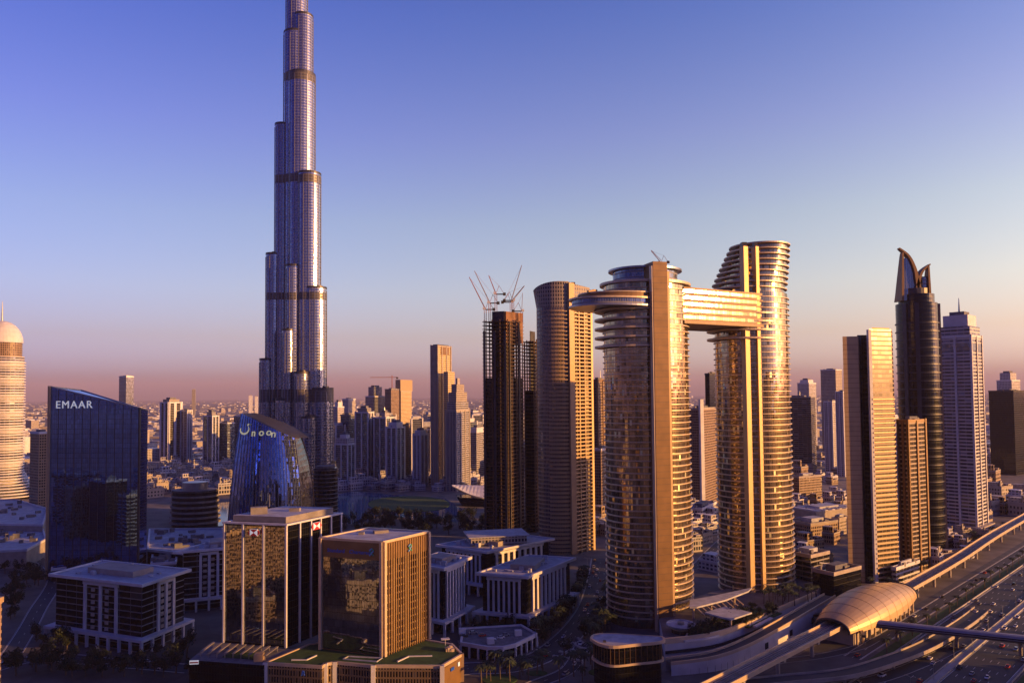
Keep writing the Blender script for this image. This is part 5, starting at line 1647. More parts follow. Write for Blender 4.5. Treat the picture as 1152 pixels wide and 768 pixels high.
# entrance canopies
def canopy(label, pts_px, z, th, legs, material='roof_pale', zlist=None):
    poly = [G(u, v, z) for u, v in pts_px]
    r = thing('entrance_canopy', label, 'canopy', (*centroid(poly), 0), 'entrance canopies')
    q = MB(); q.prism(poly, z, z + th); q.build('roof', material, r)
    for u, v in legs:
        x, y = G(u, v, z); q = MB(); q.bar((x, y, 0), (x, y, z), 0.7, 8); q.build('column', 'cream', r)
    return r
cy = canopy('sweeping pale canopy joining the feet of the oval towers', [(776, 676), (800, 672), (846, 662), (842, 666), (816, 676), (784, 684), (776, 684)], 17, 1.0, [(780, 681), (800, 677), (826, 670)])
q = MB()
for k in range(9):
    a, b = Vector(G(784 + 5.4 * k, 683 - 1.4 * k, 17)), Vector(G(781 + 5.4 * k, 680 - 1.4 * k, 17))
    q.bar((*a, 16.6), (a.x + 3, a.y - 7, 14.4), 0.35, 4)
q.build('glass_rib', 'cream', cy)
canopy('flat pink topped canopy on the planted terrace', [(793, 690), (822, 698), (846, 690), (816, 683)], 15, 0.9, [(800, 691), (822, 696), (838, 690)])
mu = thing('round_pavilion', 'small round pavilion with mushroom roof before the nearer oval tower', 'pavilion', (*G(766, 703), 0))
mx_, my_ = G(766, 703, 13)
q = MB(); q.prism(ellipse(mx_, my_, 5.5, 5.5, 0, 24), 0, 13); q.build('drum', 'gold_lines', mu)
q = MB(); q.loft(ellipse(mx_, my_, 6.5, 6.5, 0, 32), 12.2, ellipse(mx_, my_, 8.5, 8.5, 0, 32), 13.6); q.ring(ellipse(mx_, my_, 8.5, 8.5, 0, 32), ellipse(mx_, my_, 7.8, 7.8, 0, 32), 13.6, 14.1); q.build('roof', 'roof_pale', mu)
q = MB(); q.prism(ellipse(mx_, my_, 2, 2, 0, 16), 13.6, 15); q.build('roof_plant', 'concrete', mu)
# drum pavilion with teardrop roof
zd = 22.0
tear = smooth([G(664, 718, zd), G(668, 714, zd), G(684, 712.5, zd), G(712, 714, zd), G(742, 716, zd), G(748, 719, zd), G(742, 722, zd), G(716, 724.5, zd), G(690, 727, zd), G(674, 724, zd), G(664, 718, zd)], 4)[:-1]
td = thing('drum_pavilion', 'dark glazed drum building with flat teardrop shaped pale roof', 'pavilion', (*centroid(tear), 0))
q = MB(); q.prism(inset(tear, 1.6) if False else scaled(tear, 0.9), 0, zd - 0.8); q.build('glass_wall', 'near_black', td)
q = MB(); q.prism(tear, zd - 0.8, zd + 0.1); q.build('roof', 'roof_pale', td)
q = MB(); q.ring(ccw(scaled(tear, 1.01)), ccw(scaled(tear, 0.95)), zd - 1.0, zd + 0.5); q.build('roof_rim', 'cream', td)
q = MB(); q.ring(ccw(scaled(tear, 0.97)), ccw(scaled(tear, 0.88)), 11.5, 12.6); q.build('floor_band', 'cream', td)
q = MB()
tt = ccw(scaled(tear, 0.915))
for p in tt: q.bar((*p, 12.6), (*p, zd - 0.8), 0.18, 4)
q.build('mullion', 'bronze', td)
x, y = G(680, 722, zd); q = MB(); q.box(x, y, zd + 0.1, 1.5, 1.2, zd + 1); q.build('roof_unit', 'dark_steel', td)
claim(tear)
# stepped arcs in the forecourt beside the drum
for k in range(5):
    arcp = smooth([G(618 + 7 * k + 4, 738 - 5 * k), G(638 + 5 * k, 741 - 4 * k), G(655 + 3 * k, 744 - 4.5 * k)], 5)
    q = MB(); thick_strip(q, arcp, 1.6, 0, 0.9); struct(q.build('forecourt_step', 'kerb'))

# white ramp wall with square openings, running from under the drum to the station
rw = smooth([G(752, 757) + (6,), G(800, 752) + (7,), G(838, 742) + (9,), G(880, 722) + (11,), G(915, 702) + (12,), G(934, 690) + (12,)], 6)
rp = thing('access_ramp', 'white curved ramp wall with square openings sweeping up to the metro station', 'ramp', (rw[10][0], rw[10][1], 0))
q = MB(); 
for a, b in zip(rw[:-1], rw[1:]):
    L2, R2 = ribbon([a, b], 7.5, 0)
    q.face([R2[0], R2[1], L2[1], L2[0]], None, 1)
    for e0, e1, flip in ((R2[0], R2[1], False), (L2[0], L2[1], True)):
        f4 = [(e0[0], e0[1], 0), (e1[0], e1[1], 0), e1, e0]
        q.face(list(reversed(f4)) if flip else f4)
q.build('ramp_wall', ['white', 'asphalt'], rp)
q = MB(); thick_strip(q, offset(rw, 3.6), 0.5, -0.4, 1.3); q.build('parapet', 'cream', rp)
q = MB(); thick_strip(q, offset(rw, -3.6), 0.5, -0.4, 1.3); q.build('parapet', 'cream', rp)
edge = offset(rw, -3.75)
for i in (14, 18, 22, 26):
    a, b = Vector(edge[i]), Vector(edge[i + 1]); d = (b - a); m_ = (a + b) / 2
    q = MB(); q.box(m_.x, m_.y, m_.z * 0.35, 3.4, 0.6, m_.z * 0.35 + 3.4, math.atan2(d.y, d.x)); q.build('square_opening', 'black_glass', rp)
FOOT.append([(p[0], p[1]) for p in offset(rw, 5)] + [(p[0], p[1]) for p in reversed(offset(rw, -5))])

# ------------------------------------------------------------------ metro viaduct, station, footbridge
ZV = 11.0
vd = thing('metro_viaduct', 'elevated metro line curving past the station along the highway', 'viaduct', (*hw(0, 0), 0))
vpath = smooth([hw(s_, p) for s_, p in ((-300, 4), (-160, 1), (-60, 0), (0, 0), (80, 1), (160, 2), (260, 2), (380, 0), (520, -6), (700, -10), (1000, -18), (1600, -40))], 6)
q = MB(); thick_strip(q, vpath, 9.5, ZV - 1.6, ZV - 0.2); q.build('deck', 'stone', vd)
q = MB(); thick_strip(q, offset(vpath, 4.9), 0.45, ZV - 1.3, ZV + 1.2); q.build('parapet', 'cream', vd)
q = MB(); thick_strip(q, offset(vpath, -4.9), 0.45, ZV - 1.3, ZV + 1.2); q.build('parapet', 'cream', vd)
q = MB()
for d in (-2.9, -1.5, 1.5, 2.9): thick_strip(q, offset(vpath, d), 0.18, ZV - 0.2, ZV)
q.build('rail', 'dark_steel', vd)
q = MB(); thick_strip(q, offset(vpath, 0.01), 0.9, ZV - 0.2, ZV + 0.3); q.build('walkway', 'concrete', vd)
acc = 0
for a, b in zip(vpath[:-1], vpath[1:]):
    acc += math.dist(a, b)
    if acc > 29:
        acc = 0
        x, y = b
        if y > 1300: break
        q = MB(); q.bar((x, y, 0), (x, y, ZV - 3.2), 1.1, 10)
        d = Vector((b[0] - a[0], b[1] - a[1])).normalized()
        q.prism(rect(x, y, 2.2, 8.5, math.atan2(d.y, d.x)), ZV - 3.2, ZV - 1.6); q.build('pier', 'stone', vd)
FOOT.append(offset(vpath, 8) + list(reversed(offset(vpath, -8))))
# station shell: half an elongated drop, open at the near end
st = thing('metro_station', 'golden shell roofed metro station straddling the elevated line', 'station', (*hw(170, 0), 0))
def shell(s_, a):
    """s: 0..1 along the line, a: 0..pi over the section"""
    w = 4 + 13.5 * math.sin(min(1, (s_ * 0.92 + 0.08)) ** 0.8 * math.pi * 0.86) ** 0.75
    h = 2 + 12.5 * math.sin(min(1, s_ * 0.93 + 0.07) ** 0.85 * math.pi * 0.88) ** 0.8
    al = 134 + 112 * s_
    c = hw(al, 1 - w * math.cos(a))
    return (c[0], c[1], 8.0 + h * math.sin(a) ** 0.8 if 0 < a < math.pi - 1e-6 else 8.0)
q = MB()
ns, na = 28, 18
for i in range(ns):
    for j in range(na):
        A = [shell(i / ns, math.pi * j / na), shell(i / ns, math.pi * (j + 1) / na), shell((i + 1) / ns, math.pi * (j + 1) / na), shell((i + 1) / ns, math.pi * j / na)]
        q.face(A, [(i * 4, j * 2), (i * 4, j * 2 + 2), (i * 4 + 4, j * 2 + 2), (i * 4 + 4, j * 2)])
q.build('shell_roof', 'shell', st, smooth=True)
q = MB()
for i in range(2, ns, 3):
    for j in range(na):
        q.bar(Vector(shell(i / ns, math.pi * j / na)) + Vector((0, 0, 0.05)), Vector(shell(i / ns, math.pi * (j + 1) / na)) + Vector((0, 0, 0.05)), 0.09, 4)
q.build('shell_seam', 'bronze', st)
for i, nm in ((0, 'entry_arch'), (ns, 'entry_arch')):
    q = MB()
    for j in range(na): q.bar(shell(i / ns, math.pi * j / na), shell(i / ns, math.pi * (j + 1) / na), 0.8, 6)
    q.build(nm, 'dark_steel', st)
q = MB(); ring0 = [shell(1, math.pi * j / na) for j in range(na + 1)]
q.face([(p[0], p[1], p[2]) for p in ring0]); q.build('end_glazing', 'dark_glass', st)
q = MB(); q.prism([hw(140, -9), hw(140, 11), hw(240, 10), hw(240, -8)], 0, 8.0); q.build('concourse', 'stone', st)
for k in range(12):
    c = hw(142 + 8.6 * k, 13.4 - abs(k - 5.5) * 0.2); q = MB(); q.box(c[0], c[1], 0, 1.0, 1.0, 8.2, R(44)); q.build('column', 'cream', st)
lpx = smooth([G(902, 692, 9), G(934, 688, 10), G(962, 700, 10), G(972, 712, 10)], 6)
q = MB(); thick_strip(q, lpx, 2.0, 7.6, 9.0); q.build('canopy_edge', 'dark_steel', st)
FOOT.append([hw(110, -22), hw(110, 24), hw(260, 24), hw(260, -22)])
fbp = thing('tube_footbridge', 'long blue grey enclosed footbridge crossing the highway from the station', 'bridge', (*hw(150, 40), 0))
f0, f1 = Vector((*G(985, 701, 9), 9.0)), Vector((*G(1152, 719, 9), 9.0))
f1 = f0 + (f1 - f0) * 1.25
d = (f1 - f0).normalized(); s_ = Vector((-d.y, d.x, 0))
q = MB()
nn = 16
prof = [(2.9 * math.cos(2 * math.pi * i / nn), 2.4 * math.sin(2 * math.pi * i / nn)) for i in range(nn)]
for i in range(nn):
    j = (i + 1) % nn
    a, b = prof[i], prof[j]
    q.face([f0 + s_ * a[0] + Vector((0, 0, a[1])), f0 + s_ * b[0] + Vector((0, 0, b[1])), f1 + s_ * b[0] + Vector((0, 0, b[1])), f1 + s_ * a[0] + Vector((0, 0, a[1]))])
q.build('tube', 'tube_cladding', fbp, smooth=True)
q = MB(); 
for sg in (-1, 1): q.bar(f0 + s_ * (2.75 * sg) + Vector((0, 0, -0.9)), f1 + s_ * (2.75 * sg) + Vector((0, 0, -0.9)), 0.4, 4)
q.build('side_beam', 'dark_steel', fbp)
q = MB(); q.bar(f0 + s_ * 2.88 * -1 + Vector((0, 0, 0.3)), f1 - s_ * 2.88 + Vector((0, 0, 0.3)), 0.35, 4); q.build('window_ribbon', 'black_glass', fbp)
for t in (0.12, 0.45, 0.78):
    p = f0.lerp(f1, t); q = MB(); q.bar((p.x, p.y, 0), (p.x, p.y, 6.8), 1.0, 8); q.build('pier', 'concrete', fbp)
# slip road flyover in the lower right with its low wall
fl = smooth([G(700, 790, 3) + (2.5,), G(800, 772, 4) + (3.5,), G(880, 763, 5) + (4.5,), G(950, 757, 5) + (5.0,), G(1005, 741, 5) + (5.0,), G(1048, 723, 4) + (4.0,), G(1085, 700, 2) + (2.0,), G(1105, 685, 0) + (0.2,)], 6)
fo = thing('slip_road_flyover', 'curving slip road on a low flyover beneath the metro line', 'flyover', (fl[20][0], fl[20][1], 0))
q = MB(); thick_strip(q, fl, 9, -0.9, 0.0); q.build('deck', 'asphalt', fo)
for d in (4.6, -4.6):
    q = MB(); thick_strip(q, offset(fl, d), 0.4, -1.0, 1.0); q.build('parapet', 'stone', fo)
for k in range(6, len(fl) - 8, 6):
    x, y, z = fl[k]; q = MB(); q.bar((x, y, 0), (x, y, z - 0.9), 0.9, 8); q.build('pier', 'stone', fo)
fl2 = smooth([G(820, 800), G(900, 778), G(980, 765), G(1030, 748), G(1075, 727), G(1110, 705)], 6)
road(fl2, 8, 2, z=0.02, name='slip_road')
fl3 = smooth([G(860, 745), G(920, 738), G(965, 728), G(985, 718)], 6)
road(fl3, 6, 1, z=0.02, name='slip_road')

# ------------------------------------------------------------------ lakeside opera roof
op = thing('opera_house', 'low hall with pale swooping boat shaped roof by the lake', 'building', (*G(528, 570), 0))
Yo = 1000
q = MB()
for i in range(10):
    t0, t1 = i / 10, (i + 1) / 10
    def rim(t):
        u = 508 + 40 * t
        v0 = 545 + 0.8 * t
        v1 = 545 + 13 * math.sin(t * math.pi / 2)
        return (xat(u, 550, Yo + 20), Yo + 30, zat(v0, Yo + 30)), (xat(u, 550, Yo - 6), Yo - 6 - 10 * t, zat(v1, Yo))
    a, b = rim(t0); c, d = rim(t1)
    q.face([b, d, c, a]); q.face([(a[0], a[1], a[2] - 1.5), (c[0], c[1], c[2] - 1.5), (d[0], d[1], d[2] - 1.5), (b[0], b[1], b[2] - 1.5)])
q.build('boat_roof', 'white', op)
q = MB(); q.loft([(xat(520, 560, Yo), Yo), (xat(545, 560, Yo), Yo - 8), (xat(545, 560, Yo), Yo + 24), (xat(518, 560, Yo), Yo + 24)], 0, [(xat(514, 560, Yo), Yo), (xat(548, 560, Yo), Yo - 10), (xat(548, 560, Yo), Yo + 26), (xat(512, 560, Yo), Yo + 26)], 12); q.build('hall', 'near_black', op)
claim([(xat(505, 560, Yo), Yo - 20), (xat(550, 560, Yo), Yo - 20), (xat(550, 560, Yo), Yo + 30), (xat(505, 560, Yo), Yo + 30)])

# ------------------------------------------------------------------ low houses
def near_road(x, y, pad=1.5):
    for path, w in roads:
        for a, b in zip(path[:-1], path[1:]):
            ax_, ay_, bx, by = a[0], a[1], b[0], b[1]
            L2 = (bx - ax_) ** 2 + (by - ay_) ** 2
            t = max(0, min(1, ((x - ax_) * (bx - ax_) + (y - ay_) * (by - ay_)) / max(1e-6, L2)))
            if (x - ax_ - t * (bx - ax_)) ** 2 + (y - ay_ - t * (by - ay_)) ** 2 < (w / 2 + pad) ** 2: return True
    return False
def house_mesh(k):
    r = random.Random(k)
    q = MB()
    q.prism(rect(0, 0, 18, 14), 0, 9, cap_mi=1)
    q.prism(rect(-4 + 3 * (k % 3), 2, 9, 9), 9, 12.5 + (k % 2) * 2, cap_mi=1)
    q.prism(rect(6, -3, 5, 6), 9, 11, cap_mi=1)
    q.ring(ccw(rect(0, 0, 18.2, 14.2)), ccw(rect(0, 0, 17, 13)), 8.6, 9.8, mi=1)
    q.prism(rect(-6, -4, 2, 2), 9, 14.5, cap_mi=1)
    return q
hm = []
for k, (a, b) in enumerate((('sand_grid', 'stone'), ('white_grid', 'white'), ('pale_grid', 'roof_pale'), ('brown_grid', 'stone'))):
    o = house_mesh(k).build('house_shape', [a, b])
    hm.append(o.data)
    bpy.data.objects.remove(o)
FAR_USED = []
def put_house(x, y, sc, k, name, label, cat, group):
    o = bpy.data.objects.new(name, hm[k])
    COL.objects.link(o)
    o.location = (x, y, 0)
    o.scale = sc
    o.rotation_euler = (0, 0, rnd.choice((0.5, 0.7, 0.4, 0.75)) + rnd.uniform(-.1, .1))
    tag(o, label, cat, group)
def scatter(n, u0, u1, v0, v1, sc, kinds, name, label, cat, group, sep_=16):
    k = 0
    tries = 0
    while k < n and tries < n * 40:
        tries += 1
        u, v = rnd.uniform(u0, u1), rnd.uniform(v0, v1)
        x, y = G(u, v)
        if not free(x, y) or near_road(x, y, 12) or any((x - a) ** 2 + (y - b) ** 2 < sep_ ** 2 for a, b in FAR_USED): continue
        FAR_USED.append((x, y))
        s_ = sc * rnd.uniform(0.8, 1.3)
        put_house(x, y, (s_, s_, sc * rnd.uniform(0.8, 1.6)), rnd.choice(kinds), name, label, cat, group)
        k += 1
scatter(90, 166, 258, 519, 556, 1.15, (0, 0, 1, 2), 'courtyard_house', 'low sand coloured house in the old quarter beyond the tiered office', 'house', 'old quarter houses')
scatter(40, 380, 545, 539, 552, 1.0, (1, 1, 2), 'lakeside_house', 'low white house on the far shore of the lake', 'house', 'lakeside houses')
scatter(20, 640, 700, 560, 606, 1.2, (0, 2, 3), 'low_block', 'low shaded block between the curved tower and the oval towers', 'building', 'shaded low blocks')
scatter(26, 774, 806, 575, 640, 1.0, (1, 2, 0), 'low_block', 'low block seen in the gap between the oval towers', 'building', 'gap low blocks')
scatter(34, 888, 956, 520, 660, 0.9, (0, 3, 1), 'low_block', 'small low block in the cluster left of the gold slab tower', 'building', 'small blocks behind the highway')
scatter(40, 1060, 1152, 500, 580, 1.3, (0, 1, 3), 'low_block', 'low block along the highway near the right edge', 'building', 'right edge low blocks')
scatter(40, -20, 170, 480, 560, 1.3, (0, 1, 3), 'low_block', 'low block in the left part of the city behind the blue slanted tower', 'building', 'left city low blocks')
scatter(60, 380, 950, 500, 540, 1.5, (0, 1, 2, 3), 'mid_rise_block', 'small block at the foot of the mid distance towers', 'building', 'mid distance small blocks')
scatter(26, 1036, 1112, 585, 640, 0.8, (0, 1, 3), 'low_block', 'small low block between the towers and the elevated metro line', 'building', 'low blocks by the metro line', 14)
# mid distance apartment blocks (each a thing)
for i in range(46):
    while True:
        u, Y = rnd.uniform(360, 960), rnd.uniform(1500, 2600)
        x = ray(u, 443)[0] * Y
        if free(x, Y): break
    sx, sy, z = rnd.uniform(22, 36), rnd.uniform(20, 30), rnd.uniform(50, 125)
    poly = rect(x, Y, sx, sy, rnd.choice((0.5, 0.7, 0.3)))
    r = thing('apartment_tower', 'hazy apartment tower standing behind the lakeside row', 'apartment tower', (x, Y, 0), 'hazy apartment towers')
    q = MB(); q.prism(poly, 0, z); q.build('shaft', rnd.choice(('white_grid', 'pale_grid', 'sand_grid', 'teal_grid', 'grey_glass')), r)
    q = MB(); q.prism(scaled(poly, rnd.uniform(0.5, 0.8)), z, z + rnd.uniform(3, 9)); q.build('roof_storey', rnd.choice(('white', 'stone', 'roof_pale')), r)
    claim(poly)
for i in range(34):
    for t_ in range(60):
        u, Y = rnd.uniform(373, 545), rnd.uniform(1290, 1800)
        x = ray(u, 443)[0] * Y
        if free(x, Y): break
    else:
        continue
    sx, sy, z = rnd.uniform(16, 24), rnd.uniform(16, 22), zat(rnd.uniform(466, 505), Y, u)
    poly = rect(x, Y, sx, sy, rnd.choice((0.45, 0.6, 0.3)))
    r = thing('apartment_tower', 'slim shaded apartment tower packed among the lakeside row', 'apartment tower', (x, Y, 0), 'slim lakeside towers')
    q = MB(); q.prism(poly, 0, z); q.build('shaft', rnd.choice(('pale_grid', 'teal_grid', 'teal_grid', 'grey_glass', 'white_grid')), r)
    q = MB(); q.prism(scaled(poly, rnd.uniform(0.5, 0.8)), z, z + rnd.uniform(3, 8)); q.build('roof_storey', rnd.choice(('white', 'white', 'roof_pale')), r)
    q = MB(); q.box(poly[0][0], poly[0][1], 0, 2.2, 2.2, z + 2, 0.5); q.box(poly[1][0], poly[1][1], 0, 2.2, 2.2, z + 2, 0.5); q.build('pier', 'white', r)
    claim(poly, 1.0)
# the far city: too many to count
fc = MB()
for i in range(5200):
    Y = 1500 * (14) ** (rnd.random() ** 0.9)
    x = rnd.uniform(-0.85, 0.85) * Y
    if Y < 2700 and not free(x, Y): continue
    h = rnd.choice((6, 8, 10, 12, 15, 9, 7)) * rnd.uniform(0.8, 1.3) * (3.0 if rnd.random() < 0.03 else 1)
    fc.prism(rect(x, Y, rnd.uniform(15, 60), rnd.uniform(12, 40), rnd.uniform(0, 1.5)), 0, h, bottom=False, mi=rnd.randrange(4))
tag(fc.build('distant_city', ['sand_grid', 'white', 'stone', 'white_grid']), 'hazy spread of low buildings reaching to the horizon', 'city', kind='stuff')
for lab, u, w, vt, Y, m_ in (('pair of pale distant sheds lit gold near the tallest tower, left one', 282, 2.4, 445, 4200, 'white'), ('smaller gold lit distant shed close to the tallest tower', 288.5, 2, 446, 4300, 'white'), ('faint distant gateway tower on the left horizon', 218, 2.2, 438, 6000, 'concrete')):
    x = xat(u, 443, Y); r = thing('distant_block', lab, 'building', (x, Y, 0))
    q = MB(); q.prism(rect(x, Y, w / F * Y * 1.6, 30, 0.3), 0, zat(vt, Y)); q.build('shaft', m_, r)
    q = MB(); q.prism(rect(x, Y, w / F * Y, 16, 0.3), zat(vt, Y), zat(vt, Y) + 4); q.build('roof', 'stone', r)
# flat hills of the horizon are left to the haze

# ------------------------------------------------------------------ trees
def palm_parts(seed):
    r = random.Random(seed)
    h = 8.5
    q = MB(); q.bar((0, 0, 0), (0.2, 0, h * 0.5), 0.32, 7, r2=0.26); q.bar((0.2, 0, h * 0.5), (0.3, 0.1, h), 0.26, 7, r2=0.22)
    c = MB()
    for i in range(22):
        a = 2 * math.pi * i / 22 + r.uniform(-.1, .1)
        L = r.uniform(2.8, 3.8); up = r.uniform(0.2, 1.3)
        prev = Vector((0.3, 0.1, h))
        d = Vector((math.cos(a), math.sin(a), 0)); s_ = Vector((-d.y, d.x, 0))
        for k in range(1, 5):
            t = k / 4
            p = Vector((0.3, 0.1, h)) + d * (L * t) + Vector((0, 0, up * t * 2 - 2.6 * t * t))
            w = 0.55 * math.sin(math.pi * (0.2 + 0.75 * t))
            w0 = 0.55 * math.sin(math.pi * (0.2 + 0.75 * (t - 0.25)))
            c.face([prev - s_ * w0 + Vector((0, 0, -.2)), prev, p, p - s_ * w + Vector((0, 0, -.2))])
            c.face([prev, prev + s_ * w0 + Vector((0, 0, -.2)), p + s_ * w + Vector((0, 0, -.2)), p])
            prev = p
    return q, c
def tree_parts(seed):
    r = random.Random(seed)
    q = MB(); q.bar((0, 0, 0), (0.1, 0.1, 2.6), 0.3, 7, r2=0.2)
    for i in range(5):
        a = 2 * math.pi * i / 5 + r.uniform(-.3, .3)
        q.bar((0.1, 0.1, 2.2 + 0.2 * i), (1.5 * math.cos(a), 1.5 * math.sin(a), 4.2 + r.random()), 0.14, 5, r2=0.05)
    c = MB()
    cl = [(Vector((r.gauss(0, 1.3), r.gauss(0, 1.3), 4.6 + r.gauss(0, 1.0))), r.uniform(0.8, 1.4)) for _ in range(13)]
    for p, rad in cl:
        for _ in range(48):
            v = Vector((r.gauss(0, 1), r.gauss(0, 1), r.gauss(0, 1))).normalized() * rad * r.uniform(0.6, 1.05) + p
            n_ = Vector((r.gauss(0, 1), r.gauss(0, 1), r.gauss(0.4, 1))).normalized()
            s_ = n_.orthogonal().normalized() * r.uniform(0.16, 0.3); t_ = n_.cross(s_)
            c.face([v - s_ - t_ * .6, v + s_ - t_ * .6, v + s_ + t_ * .6, v - s_ + t_ * .6])
    return q, c
protos = {}
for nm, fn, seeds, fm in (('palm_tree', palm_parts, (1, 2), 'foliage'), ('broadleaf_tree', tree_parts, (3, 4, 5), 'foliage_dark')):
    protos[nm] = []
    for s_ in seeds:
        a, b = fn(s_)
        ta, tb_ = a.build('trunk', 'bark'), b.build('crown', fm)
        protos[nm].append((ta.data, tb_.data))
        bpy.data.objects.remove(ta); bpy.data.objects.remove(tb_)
def plant(nm, x, y, z, sc, label, group):
    r = thing(nm, label, 'tree', (x, y, z), group)
    r.scale = (sc * rnd.uniform(0.9, 1.15), sc * rnd.uniform(0.9, 1.15), sc * rnd.uniform(0.85, 1.2)); r.rotation_euler = (0, 0, rnd.uniform(0, 6.28))
    a, b = rnd.choice(protos[nm])
    for n_, d in (('trunk', a), ('crown', b)):
        o = bpy.data.objects.new(n_, d); COL.objects.link(o); o.parent = r
    return r
def grove(n, px, nm, label, group, sc=(0.9, 1.4), z=0, check=True, sep_=4.5):
    us, vs = [p[0] for p in px], [p[1] for p in px]
    k = tries = 0
    used = []
    while k < n and tries < n * 60:
        tries += 1
        u, v = rnd.uniform(min(us), max(us)), rnd.uniform(min(vs), max(vs))
        if not inside(u, v, px): continue
        x, y = G(u, v, z)
        if check and (not free(x, y) or near_road(x, y)): continue
        if any((x - a) ** 2 + (y - b) ** 2 < sep_ ** 2 for a, b in used): continue
        used.append((x, y))
        plant(nm, x, y, z, rnd.uniform(*sc), label, group)
        k += 1
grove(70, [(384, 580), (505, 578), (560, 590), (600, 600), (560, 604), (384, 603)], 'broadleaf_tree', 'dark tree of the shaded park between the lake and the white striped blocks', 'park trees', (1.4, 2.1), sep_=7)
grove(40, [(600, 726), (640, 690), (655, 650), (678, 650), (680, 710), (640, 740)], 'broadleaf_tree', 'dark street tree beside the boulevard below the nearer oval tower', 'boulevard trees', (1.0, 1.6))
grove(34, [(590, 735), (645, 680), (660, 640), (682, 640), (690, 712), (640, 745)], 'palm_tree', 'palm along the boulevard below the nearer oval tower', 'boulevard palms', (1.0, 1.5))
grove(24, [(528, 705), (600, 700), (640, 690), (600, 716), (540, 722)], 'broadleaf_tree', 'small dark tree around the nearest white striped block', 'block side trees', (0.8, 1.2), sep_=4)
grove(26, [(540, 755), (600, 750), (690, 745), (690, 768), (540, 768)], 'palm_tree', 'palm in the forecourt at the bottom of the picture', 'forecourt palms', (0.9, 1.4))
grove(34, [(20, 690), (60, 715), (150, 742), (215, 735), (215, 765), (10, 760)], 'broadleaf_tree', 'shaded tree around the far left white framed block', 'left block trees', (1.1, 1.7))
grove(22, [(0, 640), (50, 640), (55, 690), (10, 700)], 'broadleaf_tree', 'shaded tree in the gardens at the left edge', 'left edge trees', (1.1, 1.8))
grove(26, [(773, 719), (800, 716), (820, 707), (810, 702), (782, 707)], 'broadleaf_tree', 'shrub like tree in the curved planting bed before the nearer oval tower', 'planting bed trees', (0.45, 0.8), z=pz + 0.5, check=False, sep_=2.5)
grove(26, [(800, 700), (850, 685), (880, 690), (842, 706)], 'broadleaf_tree', 'dark tree on the terrace between the oval towers', 'terrace trees', (0.6, 1.0), z=pz + 0.4, check=False, sep_=3)
grove(16, [(850, 680), (890, 668), (925, 668), (900, 684)], 'palm_tree', 'palm at the foot of the taller oval tower', 'tower foot palms', (0.8, 1.1), z=pz, check=False, sep_=4)
for k in range(40):
    x, y = hw(262 + 9 * k, -14 - rnd.uniform(0, 14))
    if free(x, y): plant('palm_tree' if k % 3 else 'broadleaf_tree', x, y, 0, rnd.uniform(0.8, 1.2), 'tree on the inner side of the elevated metro line', 'metro side trees')
for k in range(26):
    x, y = hw(140 + 22 * k, 29 + rnd.uniform(-2, 2)); plant('palm_tree', x, y, 0, rnd.uniform(0.8, 1.1), 'palm on the grass verge of the highway', 'highway palms')

# ------------------------------------------------------------------ cars, lamps
def car_mesh(paint):
    q = MB()
    def sec(x, w, z0, z1): return [(x, -w, z0), (x, w, z0), (x, w, z1), (x, -w, z1)]
    body = [(-2.25, 0.78, 0.45, 0.75), (-2.1, 0.88, 0.3, 0.92), (-0.9, 0.92, 0.28, 0.98), (0.9, 0.92, 0.28, 0.95), (1.9, 0.88, 0.3, 0.82), (2.25, 0.75, 0.42, 0.68)]
    for a, b in zip(body[:-1], body[1:]):
        A, B = sec(*a), sec(*b)
        for i in range(4):
            j = (i + 1) % 4
            q.face([A[i], A[j], B[j], B[i]], None, 0)
    q.face(list(reversed(sec(*body[0]))), None, 0); q.face(sec(*body[-1]), None, 0)
    lo = [(-1.75, -0.82, 0.95), (1.15, -0.82, 0.95), (1.15, 0.82, 0.95), (-1.75, 0.82, 0.95)]
    hi = [(-1.2, -0.66, 1.45), (0.45, -0.66, 1.45), (0.45, 0.66, 1.45), (-1.2, 0.66, 1.45)]
    for i in range(4):
        j = (i + 1) % 4
        q.face([lo[i], lo[j], hi[j], hi[i]], None, 1)
    q.face(hi, None, 0)
    for x in (-1.4, 1.4):
        for y in (-0.85, 0.85): q.bar((x, y - 0.1, 0.33), (x, y + 0.1, 0.33), 0.33, 10, mi=2)
    o = q.build('car_shape', [paint, 'black_glass', 'tyre'])
    d = o.data; bpy.data.objects.remove(o)
    return d
cars = {n: car_mesh('car_' + n) for n in ('white', 'silver', 'black', 'red')}
CARS_AT = []
def car(x, y, z, ang, paint, where, group):
    if any((x - a) ** 2 + (y - b) ** 2 < 26 for a, b in CARS_AT): return
    CARS_AT.append((x, y))
    o = bpy.data.objects.new('car', cars[paint]); COL.objects.link(o)
    o.location = (x, y, z); o.rotation_euler = (0, 0, ang)
    k = rnd.uniform(0.95, 1.2); o.scale = (k, k, k * rnd.uniform(1, 1.25))
    tag(o, f'{paint} car {where}', 'car', f'{paint} {group}')
paints = ('white', 'white', 'white', 'silver', 'silver', 'black', 'black', 'red')
ha = math.atan2(HD.y, HD.x)
for cway, flip, where, grp in ((46, 0, 'on the near side of the highway', 'cars on the near carriageway'), (76, math.pi, 'on the far side of the highway', 'cars on the far carriageway')):
    for lane in range(7):
        s_ = -40 + rnd.uniform(0, 30)
        while s_ < 620:
            x, y = hw(s_, cway - 12.5 + 25 / 7 * (lane + 0.5))
            car(x, y, 0.02, ha + flip, rnd.choice(paints), where, grp)
            s_ += rnd.uniform(16, 80) * (1 + s_ / 450)
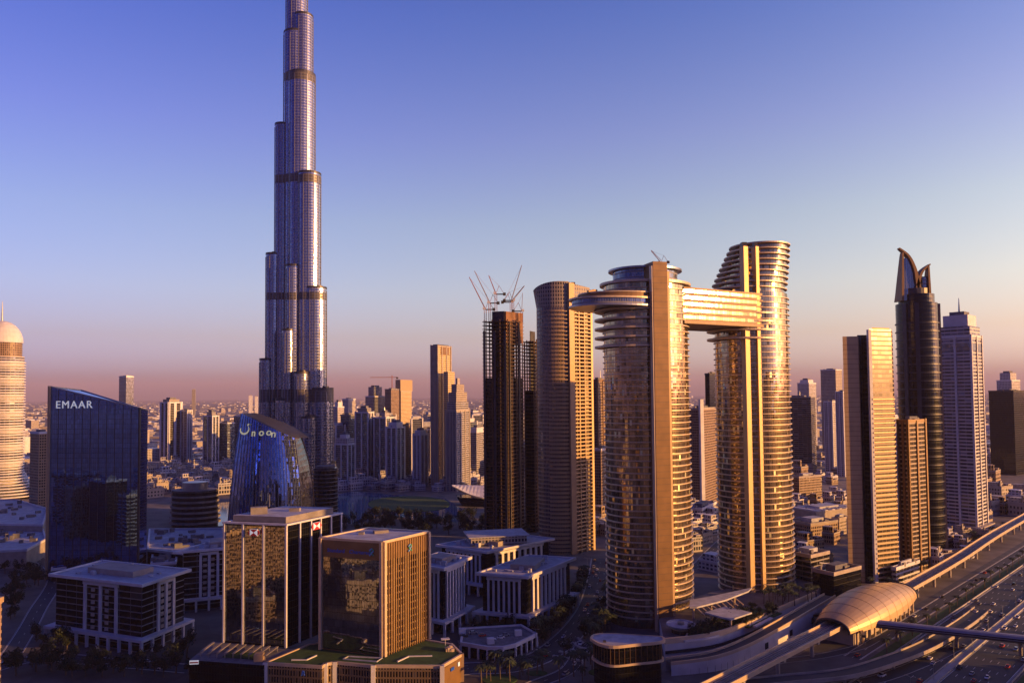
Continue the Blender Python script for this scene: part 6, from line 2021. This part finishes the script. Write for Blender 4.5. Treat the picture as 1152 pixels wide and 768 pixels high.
for path, w, z, where, grp, step, rng in ((blvd, 17, 0.02, 'on the boulevard below the nearer oval tower', 'boulevard cars', 11, (0.0, 1.0)), (side, 9, 0.03, 'on the street in the forecourt', 'forecourt cars', 16, (0, 1)),
                           (mall_road, 12, 0.02, 'on the street at the bottom left', 'left street cars', 12, (0, 1)), (fl2, 8, 0.03, 'on the ground level slip road', 'slip road cars', 24, (0.1, 0.9)), (service, 9, 0.02, 'on the service road under the metro line', 'service road cars', 40, (0, 0.12))):
    L_tot = sum(math.dist(a, b) for a, b in zip(path[:-1], path[1:]))
    s_, acc, nxt = 0, 0.0, 5.0
    for a, b in zip(path[:-1], path[1:]):
        L_ = math.dist(a, b)
        while nxt < acc + L_ and nxt < rng[1] * L_tot:
            t = (nxt - acc) / L_
            d = Vector((b[0] - a[0], b[1] - a[1])).normalized()
            o_ = rnd.choice((-0.3, -0.12, 0.12, 0.3)) * w
            car(a[0] + (b[0] - a[0]) * t - d.y * o_, a[1] + (b[1] - a[1]) * t + d.x * o_, z, math.atan2(d.y, d.x) + (math.pi if o_ > 0 else 0), rnd.choice(paints), where, grp)
            nxt += step * rnd.uniform(0.6, 1.8)
        acc += L_
for k in range(11):
    u, v = 522 + 5.2 * k, 712 + 0.4 * k + rnd.uniform(-2, 6)
    x, y = G(u, v, 7.4); car(x, y, 7.42, 0.2, rnd.choice(paints), 'parked on the roof of the low arcaded building', 'roof parking cars')
def lamp_meshes():
    q = MB(); q.bar((0, 0, 0), (0, 0, 11), 0.16, 6, r2=0.09)
    a = q.build('pole', 'steel')
    q = MB()
    for s_ in (-1, 1):
        q.bar((0, 0, 10.9), (0, 1.8 * s_, 11.4), 0.08, 5); q.box(0, 2.1 * s_, 11.3, 0.35, 0.9, 11.45)
    b = q.build('lamp_arm', 'steel')
    d = a.data, b.data
    bpy.data.objects.remove(a); bpy.data.objects.remove(b)
    return d
lm = lamp_meshes()
def lamp(x, y, ang, label, group):
    r = thing('street_lamp', label, 'street lamp', (x, y, 0), group); r.rotation_euler = (0, 0, ang)
    for n_, d in (('pole', lm[0]), ('lamp_arm', lm[1])):
        o = bpy.data.objects.new(n_, d); COL.objects.link(o); o.parent = r
for k in range(18):
    lamp(*hw(-20 + 34 * k, 61), ha, 'double armed lamp on the highway median', 'highway lamps')
for k in range(3, len(blvd) - 2, 5):
    a, b = blvd[k], blvd[k + 1]; d = Vector((b[0] - a[0], b[1] - a[1])).normalized()
    lamp(a[0] - d.y * 10, a[1] + d.x * 10, math.atan2(d.y, d.x), 'street lamp along the boulevard kerb', 'boulevard lamps')

# ------------------------------------------------------------------ haze over the whole city
hz = MB(); hz.prism(rect(0, 15000, 60200, 46200), -1.0, 860)
ho = hz.build('haze', [])
m = bpy.data.materials.new('haze_air'); m.use_nodes = True
n, l = m.node_tree.nodes, m.node_tree.links
n.remove(n['Principled BSDF'])
pv = n.new('ShaderNodeVolumePrincipled')
pv.inputs['Color'].default_value = (0.74, 0.64, 0.82, 1)
pv.inputs['Density'].default_value = 0.00003
pv.inputs['Anisotropy'].default_value = 0.0
l.new(pv.outputs[0], n['Material Output'].inputs['Volume'])
ho.data.materials.append(m)
ho['kind'] = 'stuff'
